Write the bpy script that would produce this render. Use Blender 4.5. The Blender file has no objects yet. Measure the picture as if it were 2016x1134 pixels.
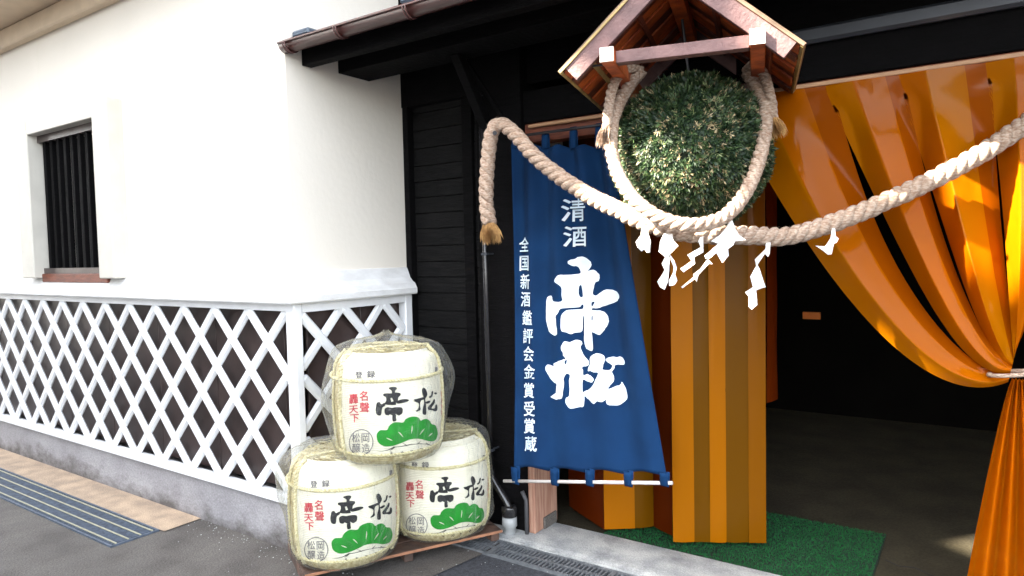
import bpy, math, random
import numpy as np
from mathutils import Vector, Matrix, noise as mnoise
from mathutils.geometry import delaunay_2d_cdt
R_ = math.radians
random.seed(4); RNG = np.random.default_rng(7)
sc = bpy.context.scene
COL = sc.collection

# ------------------------------------------------------------------ camera
F, CX, CY = 1350.0, 1008.0, 567.0
def _n(v): return v / np.linalg.norm(v)
_Y = _n(np.array([921.37, 87.0, -F])); _X = -_n(np.array([-1978.0, 24.0, -F]))
_Y = _n(_Y - _X * _Y.dot(_X)); _Z = np.cross(_X, _Y)
RM = np.array([_X, _Y, _Z]); CAM = np.array([0.0, 0.0, 1.5])
cd = bpy.data.cameras.new('camera'); cam = bpy.data.objects.new('camera', cd); COL.objects.link(cam)
cd.sensor_width = 36; cd.lens = F / 2016 * 36; cd.clip_start = 0.05; cd.clip_end = 400
cam.matrix_world = Matrix.Translation(Vector(CAM)) @ Matrix([list(r) for r in RM]).to_4x4()
sc.camera = cam
# ------------------------------------------------------------------ light
AZ, EL = R_(52), R_(38)          # the sun stands left of and in front of the facade
S = Vector((-math.cos(AZ) * math.cos(EL), -math.sin(AZ) * math.cos(EL), math.sin(EL)))
w = bpy.data.worlds.new('World'); sc.world = w; w.use_nodes = True
nt = w.node_tree; bg = nt.nodes['Background']
sky = nt.nodes.new('ShaderNodeTexSky'); sky.sky_type = 'NISHITA'; sky.sun_disc = False
sky.sun_elevation = EL; sky.sun_rotation = math.atan2(S.x, S.y)
sky.air_density = 1.0; sky.dust_density = 2.5; sky.ozone_density = 0.6
hs = nt.nodes.new('ShaderNodeHueSaturation'); hs.inputs['Saturation'].default_value = .35; nt.links.new(sky.outputs[0], hs.inputs['Color']); nt.links.new(hs.outputs[0], bg.inputs[0]); bg.inputs[1].default_value = 0.15
sl = bpy.data.lights.new('sun', 'SUN'); sl.energy = 5.0; sl.angle = R_(0.5); sl.color = (1, .90, .76)
so = bpy.data.objects.new('sun', sl); COL.objects.link(so); so.rotation_euler = S.to_track_quat('Z', 'Y').to_euler()
so.location = (-6, -6, 8)
sc.view_settings.view_transform = 'Standard'; sc.view_settings.look = 'None'
sc.view_settings.exposure = 3.45; sc.view_settings.gamma = 1.0; sc.view_settings.use_curve_mapping = False

# ------------------------------------------------------------------ helpers
def ray(x, y): return RM @ np.array([(x - CX) / F, -(y - CY) / F, -1.0])
def pz(x, y, z=0.0): d = ray(x, y); return CAM + d * (z - CAM[2]) / d[2]
def pY(x, y, Y): d = ray(x, y); return CAM + d * Y / d[1]
def pX(x, y, X): d = ray(x, y); return CAM + d * X / d[0]
def pd(x, y, t): return CAM + ray(x, y) * t

def worldloc(o):
    v = Vector((0, 0, 0))
    while o: v += o.location; o = o.parent
    return v
def tag(o, label=None, cat=None, group=None, kind=None):
    if label: o['label'] = label
    if cat: o['category'] = cat
    if group: o['group'] = group
    if kind: o['kind'] = kind
    return o
def thing(name, loc, label, cat, group=None):
    o = bpy.data.objects.new(name, None); o.location = loc; o.empty_display_size = .1; COL.objects.link(o)
    return tag(o, label, cat, group)
def mk(name, V, Fc, mat, parent=None, smooth=False, mats=None, fmat=None, kind=None):
    V = np.asarray(V, float)
    base = worldloc(parent) if parent else None
    me = bpy.data.meshes.new(name)
    if parent is not None: V = V - np.array(base)
    me.from_pydata([tuple(v) for v in V], [], [tuple(int(i) for i in f) for f in Fc])
    for m in (mats or [mat]): me.materials.append(m)
    if fmat is not None: me.polygons.foreach_set('material_index', fmat)
    if smooth: me.polygons.foreach_set('use_smooth', [True] * len(me.polygons))
    me.update()
    o = bpy.data.objects.new(name, me); COL.objects.link(o)
    if parent is not None: o.parent = parent
    if kind: o['kind'] = kind
    return o
class MB:
    def __init__(s): s.v = []; s.f = []
    def add(s, V, Fc):
        b = len(s.v); s.v += [tuple(v) for v in V]; s.f += [tuple(i + b for i in f) for f in Fc]; return s
    def box(s, a, b, bev=0):
        a = np.minimum(a, b) if False else np.array(a, float); b = np.array(b, float)
        lo, hi = np.minimum(a, b), np.maximum(a, b)
        c = (lo + hi) / 2; h = (hi - lo) / 2
        return s.obox(c, (1, 0, 0), (0, 1, 0), (0, 0, 1), h, bev)
    def obox(s, c, ax, ay, az, h, bev=0):
        c = np.array(c, float); A = [np.array(a, float) for a in (ax, ay, az)]
        if bev <= 0:
            V = [c + A[0] * h[0] * i + A[1] * h[1] * j + A[2] * h[2] * k for i in (-1, 1) for j in (-1, 1) for k in (-1, 1)]
            return s.add(V, [(0, 1, 3, 2), (4, 6, 7, 5), (0, 4, 5, 1), (2, 3, 7, 6), (0, 2, 6, 4), (1, 5, 7, 3)])
        V = []; idx = {}
        for i in (-1, 1):
            for j in (-1, 1):
                for k in (-1, 1):
                    for a in range(3):
                        sg = (i, j, k); p = c.copy()
                        for q in range(3): p = p + A[q] * sg[q] * (h[q] if q == a else h[q] - bev)
                        idx[(i, j, k, a)] = len(V); V.append(p)
        Fc = []
        for a in range(3):
            b, d = (a + 1) % 3, (a + 2) % 3
            for sg in (-1, 1):
                def key(x, y):
                    t = [0, 0, 0]; t[a] = sg; t[b] = x; t[d] = y; return idx[(t[0], t[1], t[2], a)]
                q = [key(-1, -1), key(1, -1), key(1, 1), key(-1, 1)]
                Fc.append(q if sg > 0 else q[::-1])
            for x in (-1, 1):
                for y in (-1, 1):
                    def k2(z, f):
                        t = [0, 0, 0]; t[a] = z; t[b] = x; t[d] = y; return idx[(t[0], t[1], t[2], f)]
                    q = [k2(-1, b), k2(1, b), k2(1, d), k2(-1, d)]
                    Fc.append(q if x * y < 0 else q[::-1])
        for i in (-1, 1):
            for j in (-1, 1):
                for k in (-1, 1):
                    q = [idx[(i, j, k, 0)], idx[(i, j, k, 1)], idx[(i, j, k, 2)]]
                    Fc.append(q if i * j * k > 0 else q[::-1])
        return s.add(V, Fc)
    def beam(s, p0, p1, w_, h_, up=(0, 0, 1), bev=0.002):
        p0 = np.array(p0, float); p1 = np.array(p1, float); ax = _n(p1 - p0)
        ay = _n(np.cross(np.array(up, float), ax)); az = np.cross(ax, ay)
        return s.obox((p0 + p1) / 2, ax, ay, az, (np.linalg.norm(p1 - p0) / 2, w_ / 2, h_ / 2), bev)
    def tube(s, P, r, n=8, cap=True):
        P = [np.array(p, float) for p in P]; m = len(P)
        rr = r if hasattr(r, '__len__') else [r] * m
        T = [_n(P[min(i + 1, m - 1)] - P[max(i - 1, 0)]) for i in range(m)]
        u = np.cross(T[0], (0, 0, 1.0)); u = _n(u) if np.linalg.norm(u) > .05 else _n(np.cross(T[0], (1.0, 0, 0)))
        V = []
        for i in range(m):
            u = _n(u - T[i] * u.dot(T[i])); v = np.cross(T[i], u)
            for k in range(n):
                a = 2 * math.pi * k / n; V.append(P[i] + (u * math.cos(a) + v * math.sin(a)) * rr[i])
        Fc = [(i * n + k, i * n + (k + 1) % n, (i + 1) * n + (k + 1) % n, (i + 1) * n + k) for i in range(m - 1) for k in range(n)]
        if cap: Fc += [tuple(range(n))[::-1], tuple((m - 1) * n + k for k in range(n))]
        return s.add(V, Fc)
    def lathe(s, prof, c=(0, 0, 0), n=48):
        V = []; m = len(prof)
        for r, z in prof:
            for k in range(n):
                a = 2 * math.pi * k / n; V.append((c[0] + r * math.cos(a), c[1] + r * math.sin(a), c[2] + z))
        return s.add(V, [(i * n + k, i * n + (k + 1) % n, (i + 1) * n + (k + 1) % n, (i + 1) * n + k) for i in range(m - 1) for k in range(n)])
    def done(s, name, mat, parent=None, smooth=False, **k): return mk(name, s.v, s.f, mat, parent, smooth, **k)
def box(name, a, b, mat, parent=None, bev=0.003, **k): return MB().box(a, b, bev).done(name, mat, parent, **k)
def catmull(P, per=8):
    P = [np.array(p, float) for p in P]; Q = [2 * P[0] - P[1]] + P + [2 * P[-1] - P[-2]]; out = []
    for i in range(1, len(Q) - 2):
        for k in range(per):
            t = k / per; a, b, c, d = Q[i - 1], Q[i], Q[i + 1], Q[i + 2]
            out.append(.5 * ((2 * b) + (c - a) * t + (2 * a - 5 * b + 4 * c - d) * t * t + (3 * b - a - 3 * c + d) * t ** 3))
    out.append(P[-1]); return out

# ------------------------------------------------------------------ materials
def mat(name, col, rough=.6, var=.15, scale=8, bump=0, bscale=40, col2=None, metal=0, coat=0, stretch=(1, 1, 1), spec=.5, detail=6, dist=.01, coatr=.1):
    m = bpy.data.materials.new(name); m.use_nodes = True; t = m.node_tree; L = t.links.new
    p = t.nodes['Principled BSDF']; p.inputs['Roughness'].default_value = rough; p.inputs['Metallic'].default_value = metal
    p.inputs['Coat Weight'].default_value = coat; p.inputs['Coat Roughness'].default_value = coatr; p.inputs['Specular IOR Level'].default_value = spec
    tc = t.nodes.new('ShaderNodeTexCoord'); mp = t.nodes.new('ShaderNodeMapping'); mp.inputs['Scale'].default_value = stretch
    geo = t.nodes.new('ShaderNodeNewGeometry'); L(geo.outputs['Position'], mp.inputs[0])
    n = t.nodes.new('ShaderNodeTexNoise'); n.inputs['Scale'].default_value = scale; n.inputs['Detail'].default_value = detail; L(mp.outputs[0], n.inputs[0])
    r = t.nodes.new('ShaderNodeValToRGB'); c = np.array(col); c2 = np.array(col2) if col2 else c * (1 - 2 * var)
    r.color_ramp.elements[0].position = .35; r.color_ramp.elements[0].color = (*np.clip(c2, 0, 1), 1)
    r.color_ramp.elements[1].position = .65; r.color_ramp.elements[1].color = (*col, 1)
    L(n.outputs[0], r.inputs[0]); L(r.outputs[0], p.inputs['Base Color'])
    if bump:
        n2 = t.nodes.new('ShaderNodeTexNoise'); n2.inputs['Scale'].default_value = bscale; n2.inputs['Detail'].default_value = 8; L(mp.outputs[0], n2.inputs[0])
        b = t.nodes.new('ShaderNodeBump'); b.inputs['Strength'].default_value = bump; b.inputs['Distance'].default_value = dist
        L(n2.outputs[0], b.inputs['Height']); L(b.outputs[0], p.inputs['Normal'])
    m['p'] = 1
    return m
M = {}
M['plaster'] = mat('white_plaster', (.84, .785, .69), .8, .02, 2, .15, 30)
M['slab'] = mat('stained_white_render', (.80, .80, .79), .75, 0, 5, .25, 30, col2=(.66, .655, .64), stretch=(1.5, 1.5, 4))
M['white'] = mat('white_paint', (.80, .81, .82), .5, .03, 14, .15, 60)
M['eave'] = mat('tan_eave_paint', (.60, .47, .33), .7, .05, 8)
M['jambwhite'] = mat('cream_paint', (.60, .57, .50), .6, .04, 8, .1, 60)
M['plinth'] = mat('grey_plinth_render', (.36, .35, .36), .9, 0, 3, .5, 70, col2=(.27, .26, .27))
M['panel'] = mat('dark_tile_panel', (.062, .042, .038), .35, .2, 6, .1, 30)
M['asphalt'] = mat('asphalt', (.055, .057, .066), .9, 0, 60, .9, 220, col2=(.030, .031, .037))
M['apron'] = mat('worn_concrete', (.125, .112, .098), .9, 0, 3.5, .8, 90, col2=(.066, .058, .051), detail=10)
M['strip'] = mat('pale_concrete', (.42, .31, .21), .9, 0, 9, .5, 90, col2=(.28, .21, .15))
M['thresh'] = mat('threshold_concrete', (.42, .42, .40), .85, 0, 9, .6, 80, col2=(.25, .26, .26))
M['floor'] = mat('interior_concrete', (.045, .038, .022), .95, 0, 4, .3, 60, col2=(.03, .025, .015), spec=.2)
M['black'] = mat('blackened_timber', (.0035, .003, .0035), .8, 0, 9, .5, 40, col2=(.0015, .0015, .0015), stretch=(1, 1, 8), spec=.1)
M['blackh'] = mat('blackened_boards', (.007, .0065, .0065), .7, 0, 8, .7, 30, col2=(.0025, .0025, .0025), stretch=(1, 1, 9), spec=.15)
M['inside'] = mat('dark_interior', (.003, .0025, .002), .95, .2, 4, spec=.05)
M['gutter'] = mat('brown_gutter', (.07, .022, .019), .3, .1, 5, 0, coat=.2)
M['gutterhi'] = mat('brown_gutter_joint', (.11, .045, .04), .3, .1, 5)
M['tile'] = mat('slate_blue_roof_tile', (.10, .13, .17), .5, .2, 10, .2)
M['metalbar'] = mat('grey_metal_rail', (.045, .05, .06), .35, .1, 5, metal=.3)
M['header'] = mat('red_brown_timber', (.20, .055, .025), .55, 0, 14, .3, 60, col2=(.11, .028, .014), stretch=(1, 6, 6))
M['rail'] = mat('pale_timber_rail', (.45, .25, .13), .5, .1, 12, .2, 60, stretch=(1, 6, 6))
M['jamb'] = mat('weathered_pink_timber', (.46, .27, .19), .7, 0, 6, .5, 60, col2=(.30, .14, .09), stretch=(14, 14, 1))
M['cedar'] = mat('orange_cedar_board', (.58, .13, .025), .5, 0, 16, .3, 70, col2=(.28, .05, .012))
M['cedard'] = mat('dark_cedar_board', (.15, .035, .016), .5, 0, 16, .3, 70, col2=(.07, .016, .009))
M['rake'] = mat('weathered_rake_board', (.15, .078, .072), .6, 0, 14, .3, 70, col2=(.09, .045, .043))
M['endgrain'] = mat('pale_painted_end', (.75, .68, .58), .6, .1, 20)
M['copper'] = mat('aged_metal_edge', (.20, .13, .08), .4, .3, 12, metal=.4)
M['batten'] = mat('yellow_batten', (.36, .25, .09), .6, .2, 20)
M['rope'] = mat('straw_rope', (.58, .46, .36), .85, 0, 70, 1.0, 200, col2=(.33, .20, .13), stretch=(1, 1, 2.5))
M['ropetip'] = mat('golden_straw', (.50, .29, .10), .85, 0, 90, .5, 260, col2=(.33, .17, .06))
M['paper'] = mat('white_paper', (.82, .81, .78), .7, .02, 10)
M['blue'] = mat('indigo_cotton', (.0045, .029, .090), .9, 0, 5, .25, 500, col2=(.0035, .022, .070), spec=.15)
M['bluefold'] = mat('indigo_loop', (.005, .034, .105), .9, .1, 5, .2, 500, spec=.15)
M['ink'] = mat('white_dye', (.70, .78, .84), .85, 0, 14, .1, 400, col2=(.60, .72, .80))
M['pole'] = mat('white_pole', (.62, .57, .54), .4, .1, 12)
M['dkpole'] = mat('dark_pole', (.02, .02, .025), .5, .1, 12)
M['pipe'] = mat('black_downpipe', (.022, .021, .022), .22, .2, 6, coat=.3)
M['dullpipe'] = mat('dull_grey_pipe', (.06, .06, .065), .5, .1, 8)
M['pvc'] = mat('grey_pvc', (.30, .31, .31), .4, .1, 8)
M['pallet'] = mat('rusty_brown_board', (.13, .07, .048), .7, 0, 12, .6, 60, col2=(.05, .03, .022))
M['palletedge'] = mat('orange_board_edge', (.38, .17, .09), .7, .2, 12)
M['steel'] = mat('galvanised_grate', (.19, .20, .21), .5, 0, 30, .2, 100, col2=(.12, .13, .14), metal=.3)
M['bsteel'] = mat('blue_grey_grate', (.085, .11, .15), .55, 0, 30, .2, 100, col2=(.05, .065, .09))
M['ysteel'] = mat('pale_grate_bar', (.36, .35, .25), .5, .1, 20)
M['pit'] = mat('drain_pit', (.012, .012, .012), .9, .1, 5)
M['straw'] = mat('woven_straw', (.72, .64, .38), .85, 0, 60, .6, 200, col2=(.46, .36, .17), stretch=(1, 1, .35))
M['strawrope'] = mat('pale_straw_rope', (.76, .70, .44), .8, 0, 80, .5, 240, col2=(.58, .50, .27))
M['label'] = mat('cream_printed_wrap', (.83, .79, .66), .7, 0, 5, .25, 160, col2=(.78, .73, .58), stretch=(1, 1, 4))
M['inkb'] = mat('black_print', (.006, .006, .007), .7, .2, 30)
M['inkg'] = mat('green_print', (.005, .27, .014), .6, .1, 20)
M['inkr'] = mat('red_print', (.62, .07, .09), .7, .1, 30)
M['inkgrey'] = mat('grey_print', (.16, .15, .17), .7, .1, 30)
M['turf'] = mat('green_turf', (.008, .16, .032), .95, 0, 60, .9, 300, col2=(.006, .06, .02))
M['turfedge'] = mat('dark_mat_edge', (.008, .02, .012), .8, .1, 20)
M['housewall'] = mat('neighbour_render', (.30, .27, .23), .8, .05, 3)
M['houseroof'] = mat('neighbour_roof', (.09, .09, .10), .6, .2, 6)
M['glass'] = mat('window_glass', (.03, .035, .04), .1, .1, 5)
M['sign'] = mat('orange_sign', (.75, .20, .03), .5, .1, 10)

def grain(m, sc_=30, s=.3, axis='Z'):     # fine regular relief (weave, straw rows)
    t = m.node_tree; p = t.nodes['Principled BSDF']; L = t.links.new
    g = t.nodes.new('ShaderNodeNewGeometry'); wv = t.nodes.new('ShaderNodeTexWave'); wv.bands_direction = axis
    wv.inputs['Scale'].default_value = sc_; wv.inputs['Distortion'].default_value = 2.5; wv.inputs['Detail'].default_value = 3
    L(g.outputs['Position'], wv.inputs[0])
    b = t.nodes.new('ShaderNodeBump'); b.inputs['Strength'].default_value = s; b.inputs['Distance'].default_value = .003
    L(wv.outputs['Fac'], b.inputs['Height'])
    if p.inputs['Normal'].links: L(p.inputs['Normal'].links[0].from_socket, b.inputs['Normal'])
    L(b.outputs[0], p.inputs['Normal'])
grain(M['label'], 38, .35, 'Z'); grain(M['straw'], 30, .6, 'Z')

def stains(m, col, zlo, zhi, sc_=5, thr=.5):   # blotches of dirt with a shape of their own
    t = m.node_tree; p = t.nodes['Principled BSDF']; L = t.links.new
    src = p.inputs['Base Color'].links[0].from_socket
    g = t.nodes.new('ShaderNodeNewGeometry'); sep = t.nodes.new('ShaderNodeSeparateXYZ'); L(g.outputs['Position'], sep.inputs[0])
    mp = t.nodes.new('ShaderNodeMapping'); mp.inputs['Scale'].default_value = (.8, .8, 1.3); L(g.outputs['Position'], mp.inputs[0])
    n = t.nodes.new('ShaderNodeTexNoise'); n.inputs['Scale'].default_value = sc_; n.inputs['Detail'].default_value = 9; n.inputs['Roughness'].default_value = .7; L(mp.outputs[0], n.inputs[0])
    mr = t.nodes.new('ShaderNodeMapRange'); mr.inputs[1].default_value = zhi; mr.inputs[2].default_value = zlo; mr.inputs[3].default_value = 0; mr.inputs[4].default_value = 1
    L(sep.outputs[2], mr.inputs[0])
    ad = t.nodes.new('ShaderNodeMath'); ad.operation = 'MULTIPLY_ADD'; ad.inputs[1].default_value = .35; L(mr.outputs[0], ad.inputs[0]); L(n.outputs[0], ad.inputs[2])
    r = t.nodes.new('ShaderNodeValToRGB'); r.color_ramp.elements[0].position = thr; r.color_ramp.elements[1].position = thr + .3; L(ad.outputs[0], r.inputs[0])
    mx = t.nodes.new('ShaderNodeMixRGB'); L(r.outputs[0], mx.inputs[0]); L(src, mx.inputs[1]); mx.inputs[2].default_value = (*col, 1); L(mx.outputs[0], p.inputs['Base Color'])
stains(M['plinth'], (.10, .09, .085), 0, .18, 5, .60)
def speckle(m, sc_, lo, hi):
    t = m.node_tree; p = t.nodes['Principled BSDF']; L = t.links.new; src = p.inputs['Base Color'].links[0].from_socket
    g = t.nodes.new('ShaderNodeNewGeometry'); n = t.nodes.new('ShaderNodeTexNoise'); n.inputs['Scale'].default_value = sc_; n.inputs['Detail'].default_value = 3; L(g.outputs['Position'], n.inputs[0])
    mr = t.nodes.new('ShaderNodeMapRange'); mr.inputs[1].default_value = .35; mr.inputs[2].default_value = .65; mr.inputs[3].default_value = lo; mr.inputs[4].default_value = hi; L(n.outputs[0], mr.inputs[0])
    mx = t.nodes.new('ShaderNodeVectorMath'); mx.operation = 'SCALE'; L(src, mx.inputs[0]); L(mr.outputs[0], mx.inputs[3]); L(mx.outputs[0], p.inputs['Base Color'])
for k_, a_, q_ in (('apron', 150, .35), ('asphalt', 260, .4), ('strip', 160, .25), ('thresh', 140, .18), ('plinth', 120, .12), ('floor', 90, .2)): speckle(M[k_], a_, 1 - q_, 1 + q_)
stains(M['apron'], (.06, .055, .05), -1, 1, 2.2, .62)
stains(M['thresh'], (.12, .12, .12), -1, 1, 7, .72)

def vinyl(name, col, trans=.35, clear=.06, rough=.12, bump=.25, spec=.6):
    m = bpy.data.materials.new(name); m.use_nodes = True; t = m.node_tree; L = t.links.new; p = t.nodes['Principled BSDF']
    p.inputs['Base Color'].default_value = (*col, 1); p.inputs['Roughness'].default_value = rough; p.inputs['Specular IOR Level'].default_value = spec
    g = t.nodes.new('ShaderNodeNewGeometry'); n = t.nodes.new('ShaderNodeTexNoise'); n.inputs['Scale'].default_value = 3.5; n.inputs['Detail'].default_value = 3
    mp = t.nodes.new('ShaderNodeMapping'); mp.inputs['Scale'].default_value = (1, 1, .8); L(g.outputs['Position'], mp.inputs[0]); L(mp.outputs[0], n.inputs[0])
    b = t.nodes.new('ShaderNodeBump'); b.inputs['Strength'].default_value = bump; b.inputs['Distance'].default_value = .05; L(n.outputs[0], b.inputs['Height']); L(b.outputs[0], p.inputs['Normal'])
    tr = t.nodes.new('ShaderNodeBsdfTranslucent'); tr.inputs[0].default_value = (*[min(1, c * 1.2) for c in col], 1)
    tp = t.nodes.new('ShaderNodeBsdfTransparent'); tp.inputs[0].default_value = (1, .62, .15, 1)
    a = t.nodes.new('ShaderNodeMixShader'); a.inputs[0].default_value = trans; L(p.outputs[0], a.inputs[1]); L(tr.outputs[0], a.inputs[2])
    c = t.nodes.new('ShaderNodeMixShader'); c.inputs[0].default_value = clear; L(a.outputs[0], c.inputs[1]); L(tp.outputs[0], c.inputs[2])
    L(c.outputs[0], t.nodes['Material Output'].inputs[0]); return m
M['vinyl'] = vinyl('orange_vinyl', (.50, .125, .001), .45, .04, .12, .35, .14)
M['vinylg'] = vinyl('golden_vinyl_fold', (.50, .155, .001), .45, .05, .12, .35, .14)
M['vinyld'] = vinyl('brown_vinyl_overlap', (.33, .070, .0008), .4, .02, .12, .3, .12)  # layer overlap and shaded fold facets, both put into this darker colour
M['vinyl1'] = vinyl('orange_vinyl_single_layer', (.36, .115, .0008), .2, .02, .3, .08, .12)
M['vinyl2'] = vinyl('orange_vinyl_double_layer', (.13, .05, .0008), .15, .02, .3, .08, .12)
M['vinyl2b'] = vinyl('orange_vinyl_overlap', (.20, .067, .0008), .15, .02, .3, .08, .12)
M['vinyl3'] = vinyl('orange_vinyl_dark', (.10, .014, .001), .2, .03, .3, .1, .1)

def wrap_mat():
    m = bpy.data.materials.new('clear_plastic_wrap'); m.use_nodes = True; t = m.node_tree; L = t.links.new
    p = t.nodes['Principled BSDF']; p.inputs['Base Color'].default_value = (.85, .87, .86, 1); p.inputs['Roughness'].default_value = .12; p.inputs['Specular IOR Level'].default_value = .8
    g = t.nodes.new('ShaderNodeNewGeometry'); n = t.nodes.new('ShaderNodeTexNoise'); n.inputs['Scale'].default_value = 14; n.inputs['Detail'].default_value = 6; n.inputs['Distortion'].default_value = 1.5
    mp = t.nodes.new('ShaderNodeMapping'); mp.inputs['Scale'].default_value = (1.6, 1.6, .7); L(g.outputs['Position'], mp.inputs[0]); L(mp.outputs[0], n.inputs[0])
    b = t.nodes.new('ShaderNodeBump'); b.inputs['Strength'].default_value = .9; b.inputs['Distance'].default_value = .03; L(n.outputs[0], b.inputs['Height']); L(b.outputs[0], p.inputs['Normal'])
    gl = t.nodes.new('ShaderNodeBsdfGlossy'); gl.inputs['Roughness'].default_value = .1; L(b.outputs[0], gl.inputs['Normal'])
    tp = t.nodes.new('ShaderNodeBsdfTransparent'); tp.inputs[0].default_value = (.97, .98, .97, 1)
    lw = t.nodes.new('ShaderNodeLayerWeight'); lw.inputs[0].default_value = .25; L(b.outputs[0], lw.inputs['Normal'])
    mr = t.nodes.new('ShaderNodeMapRange'); mr.inputs[3].default_value = .02; mr.inputs[4].default_value = .5; L(lw.outputs['Fresnel'], mr.inputs[0])
    a = t.nodes.new('ShaderNodeMixShader'); L(mr.outputs[0], a.inputs[0]); L(tp.outputs[0], a.inputs[1]); L(gl.outputs[0], a.inputs[2])
    df = t.nodes.new('ShaderNodeBsdfDiffuse'); df.inputs[0].default_value = (.8, .82, .82, 1)
    c = t.nodes.new('ShaderNodeMixShader'); m2 = t.nodes.new('ShaderNodeMapRange'); m2.inputs[3].default_value = .004; m2.inputs[4].default_value = .42; L(lw.outputs['Facing'], m2.inputs[0]); m3 = t.nodes.new('ShaderNodeMath'); m3.operation = 'POWER'; m3.inputs[1].default_value = 1.8; L(m2.outputs[0], m3.inputs[0]); L(m3.outputs[0], c.inputs[0]); L(a.outputs[0], c.inputs[1]); L(df.outputs[0], c.inputs[2])
    L(c.outputs[0], t.nodes['Material Output'].inputs[0]); return m
M['wrap'] = wrap_mat()
def cedar_leaf():
    m = bpy.data.materials.new('cedar_needles'); m.use_nodes = True; t = m.node_tree; L = t.links.new; p = t.nodes['Principled BSDF']
    a = t.nodes.new('ShaderNodeAttribute'); a.attribute_name = 'tint'; L(a.outputs['Color'], p.inputs['Base Color']); p.inputs['Roughness'].default_value = .5
    tr = t.nodes.new('ShaderNodeBsdfTranslucent'); L(a.outputs['Color'], tr.inputs[0])
    x = t.nodes.new('ShaderNodeMixShader'); x.inputs[0].default_value = .2; L(p.outputs[0], x.inputs[1]); L(tr.outputs[0], x.inputs[2]); L(x.outputs[0], t.nodes['Material Output'].inputs[0]); return m
M['needles'] = cedar_leaf(); M['core'] = mat('cedar_core', (.012, .022, .008), .9, .2, 20)

# ------------------------------------------------------------------ setting
def sheet(name, x0, x1, y0, y1, z, m, parent=None, kind='structure'):
    o = mk(name, [(x0, y0, z), (x1, y0, z), (x1, y1, z), (x0, y1, z)], [(0, 1, 2, 3)], m, parent)
    if kind: o['kind'] = kind
    return o
sheet('ground', -80, 80, -80, 80, -.012, M['asphalt'])
mk('concrete_apron', [(-9, 1.1, -.006), (-2.75, 1.1, -.006), (-2.12, 2.36, -.006), (-2.06, 2.68, -.006), (-2.06, 3.2, -.006), (-9, 3.2, -.006)], [(0, 1, 2, 3, 4, 5)], M['apron'])['kind'] = 'structure'
sheet('pale_pavement_strip', -9, -3.74, 1.985, 2.25, 0, M['strip'])
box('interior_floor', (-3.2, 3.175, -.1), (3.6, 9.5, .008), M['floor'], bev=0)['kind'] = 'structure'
def threshold():
    # worn concrete sill with a chipped front edge
    xs = np.arange(-2.30, 3.2, .05); V = []; Fc = []
    for x in xs:
        j = .012 * mnoise.noise((x * 7, 0, 0)); k = .006 * mnoise.noise((x * 15, 4, 0))
        V += [(x, 2.865 + j, -.02), (x, 2.868 + j, .012 + k), (x, 2.90 + j, .02 + k * .4), (x, 3.172, .022)]
    for i in range(len(xs) - 1):
        for q in range(3): Fc.append((i * 4 + q, i * 4 + q + 4, i * 4 + q + 5, i * 4 + q + 1))
    mk('threshold_pavement', V, Fc, M['thresh'])['kind'] = 'structure'
threshold()
# grit scattered over the paving
gm = MB(); gr = random.Random(11)
for _ in range(450):
    x = gr.uniform(-4.6, -1.2); y = gr.uniform(1.75, 2.86); r = gr.uniform(.0012, .0045); z = -.006
    if gr.random() < .5: y = 2.86 - abs(gr.gauss(0, .08)) if x > -2.4 else 2.2 - abs(gr.gauss(0, .06))
    a = gr.uniform(0, 6.28); c_, s_ = math.cos(a) * r, math.sin(a) * r
    gm.add([(x + c_, y + s_, z), (x - s_, y + c_, z), (x - c_, y - s_, z), (x + s_ * 1.3, y - c_, z), (x + r * .2, y, z + r * 1.1)], [(0, 1, 4), (1, 2, 4), (2, 3, 4), (3, 0, 4)])
tag(gm.done('grit', M['thresh'], kind='stuff'), 'loose grit and crumbs scattered over the worn paving', 'grit')
# crack in the floor beyond the mat
_c = MB(); _p = [(-.36, 3.62), (-.30, 3.58), (-.24, 3.60), (-.16, 3.55), (-.06, 3.56), (.05, 3.50), (.16, 3.49)]
for a, b in zip(_p[:-1], _p[1:]): _c.beam((a[0], a[1], .0095), (b[0], b[1], .0095), .006, .002, bev=0)
_c.done('floor_crack', M['pit'])['kind'] = 'structure'

# ------------------------------------------------------------------ white storehouse
XC, YW = -2.865, 2.235            # right-hand corner and front plaster plane
sh = thing('white_storehouse', (-5.4, 2.3, 0), 'white plastered storehouse with diamond lattice over a dark lower wall', 'building')
XL = -8.6
# plaster walls, with the window opening left free
wx0, wx1, wz0, wz1 = -5.62, -4.66, 1.43, 2.42
mb = MB()
mb.box((XL, YW, 1.28), (wx0, YW + .25, 3.6)); mb.box((wx1, YW, 1.28), (XC - .25, YW + .25, 3.6))
mb.box((wx0, YW + .001, 1.28), (wx1, YW + .249, wz0)); mb.box((wx0, YW + .001, wz1), (wx1, YW + .249, 3.6))
mb.done('wall', M['plaster'], sh)
box('wall', (XC - .25, YW, 1.28), (XC, 6.5, 3.6), M['plaster'], sh, 0)
box('wall', (XL, 6.5, 0), (XC, 6.7, 3.6), M['plaster'], sh, 0); box('wall', (XL - .2, YW, 0), (XL - .001, 6.7, 3.6), M['plaster'], sh, 0)
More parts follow.
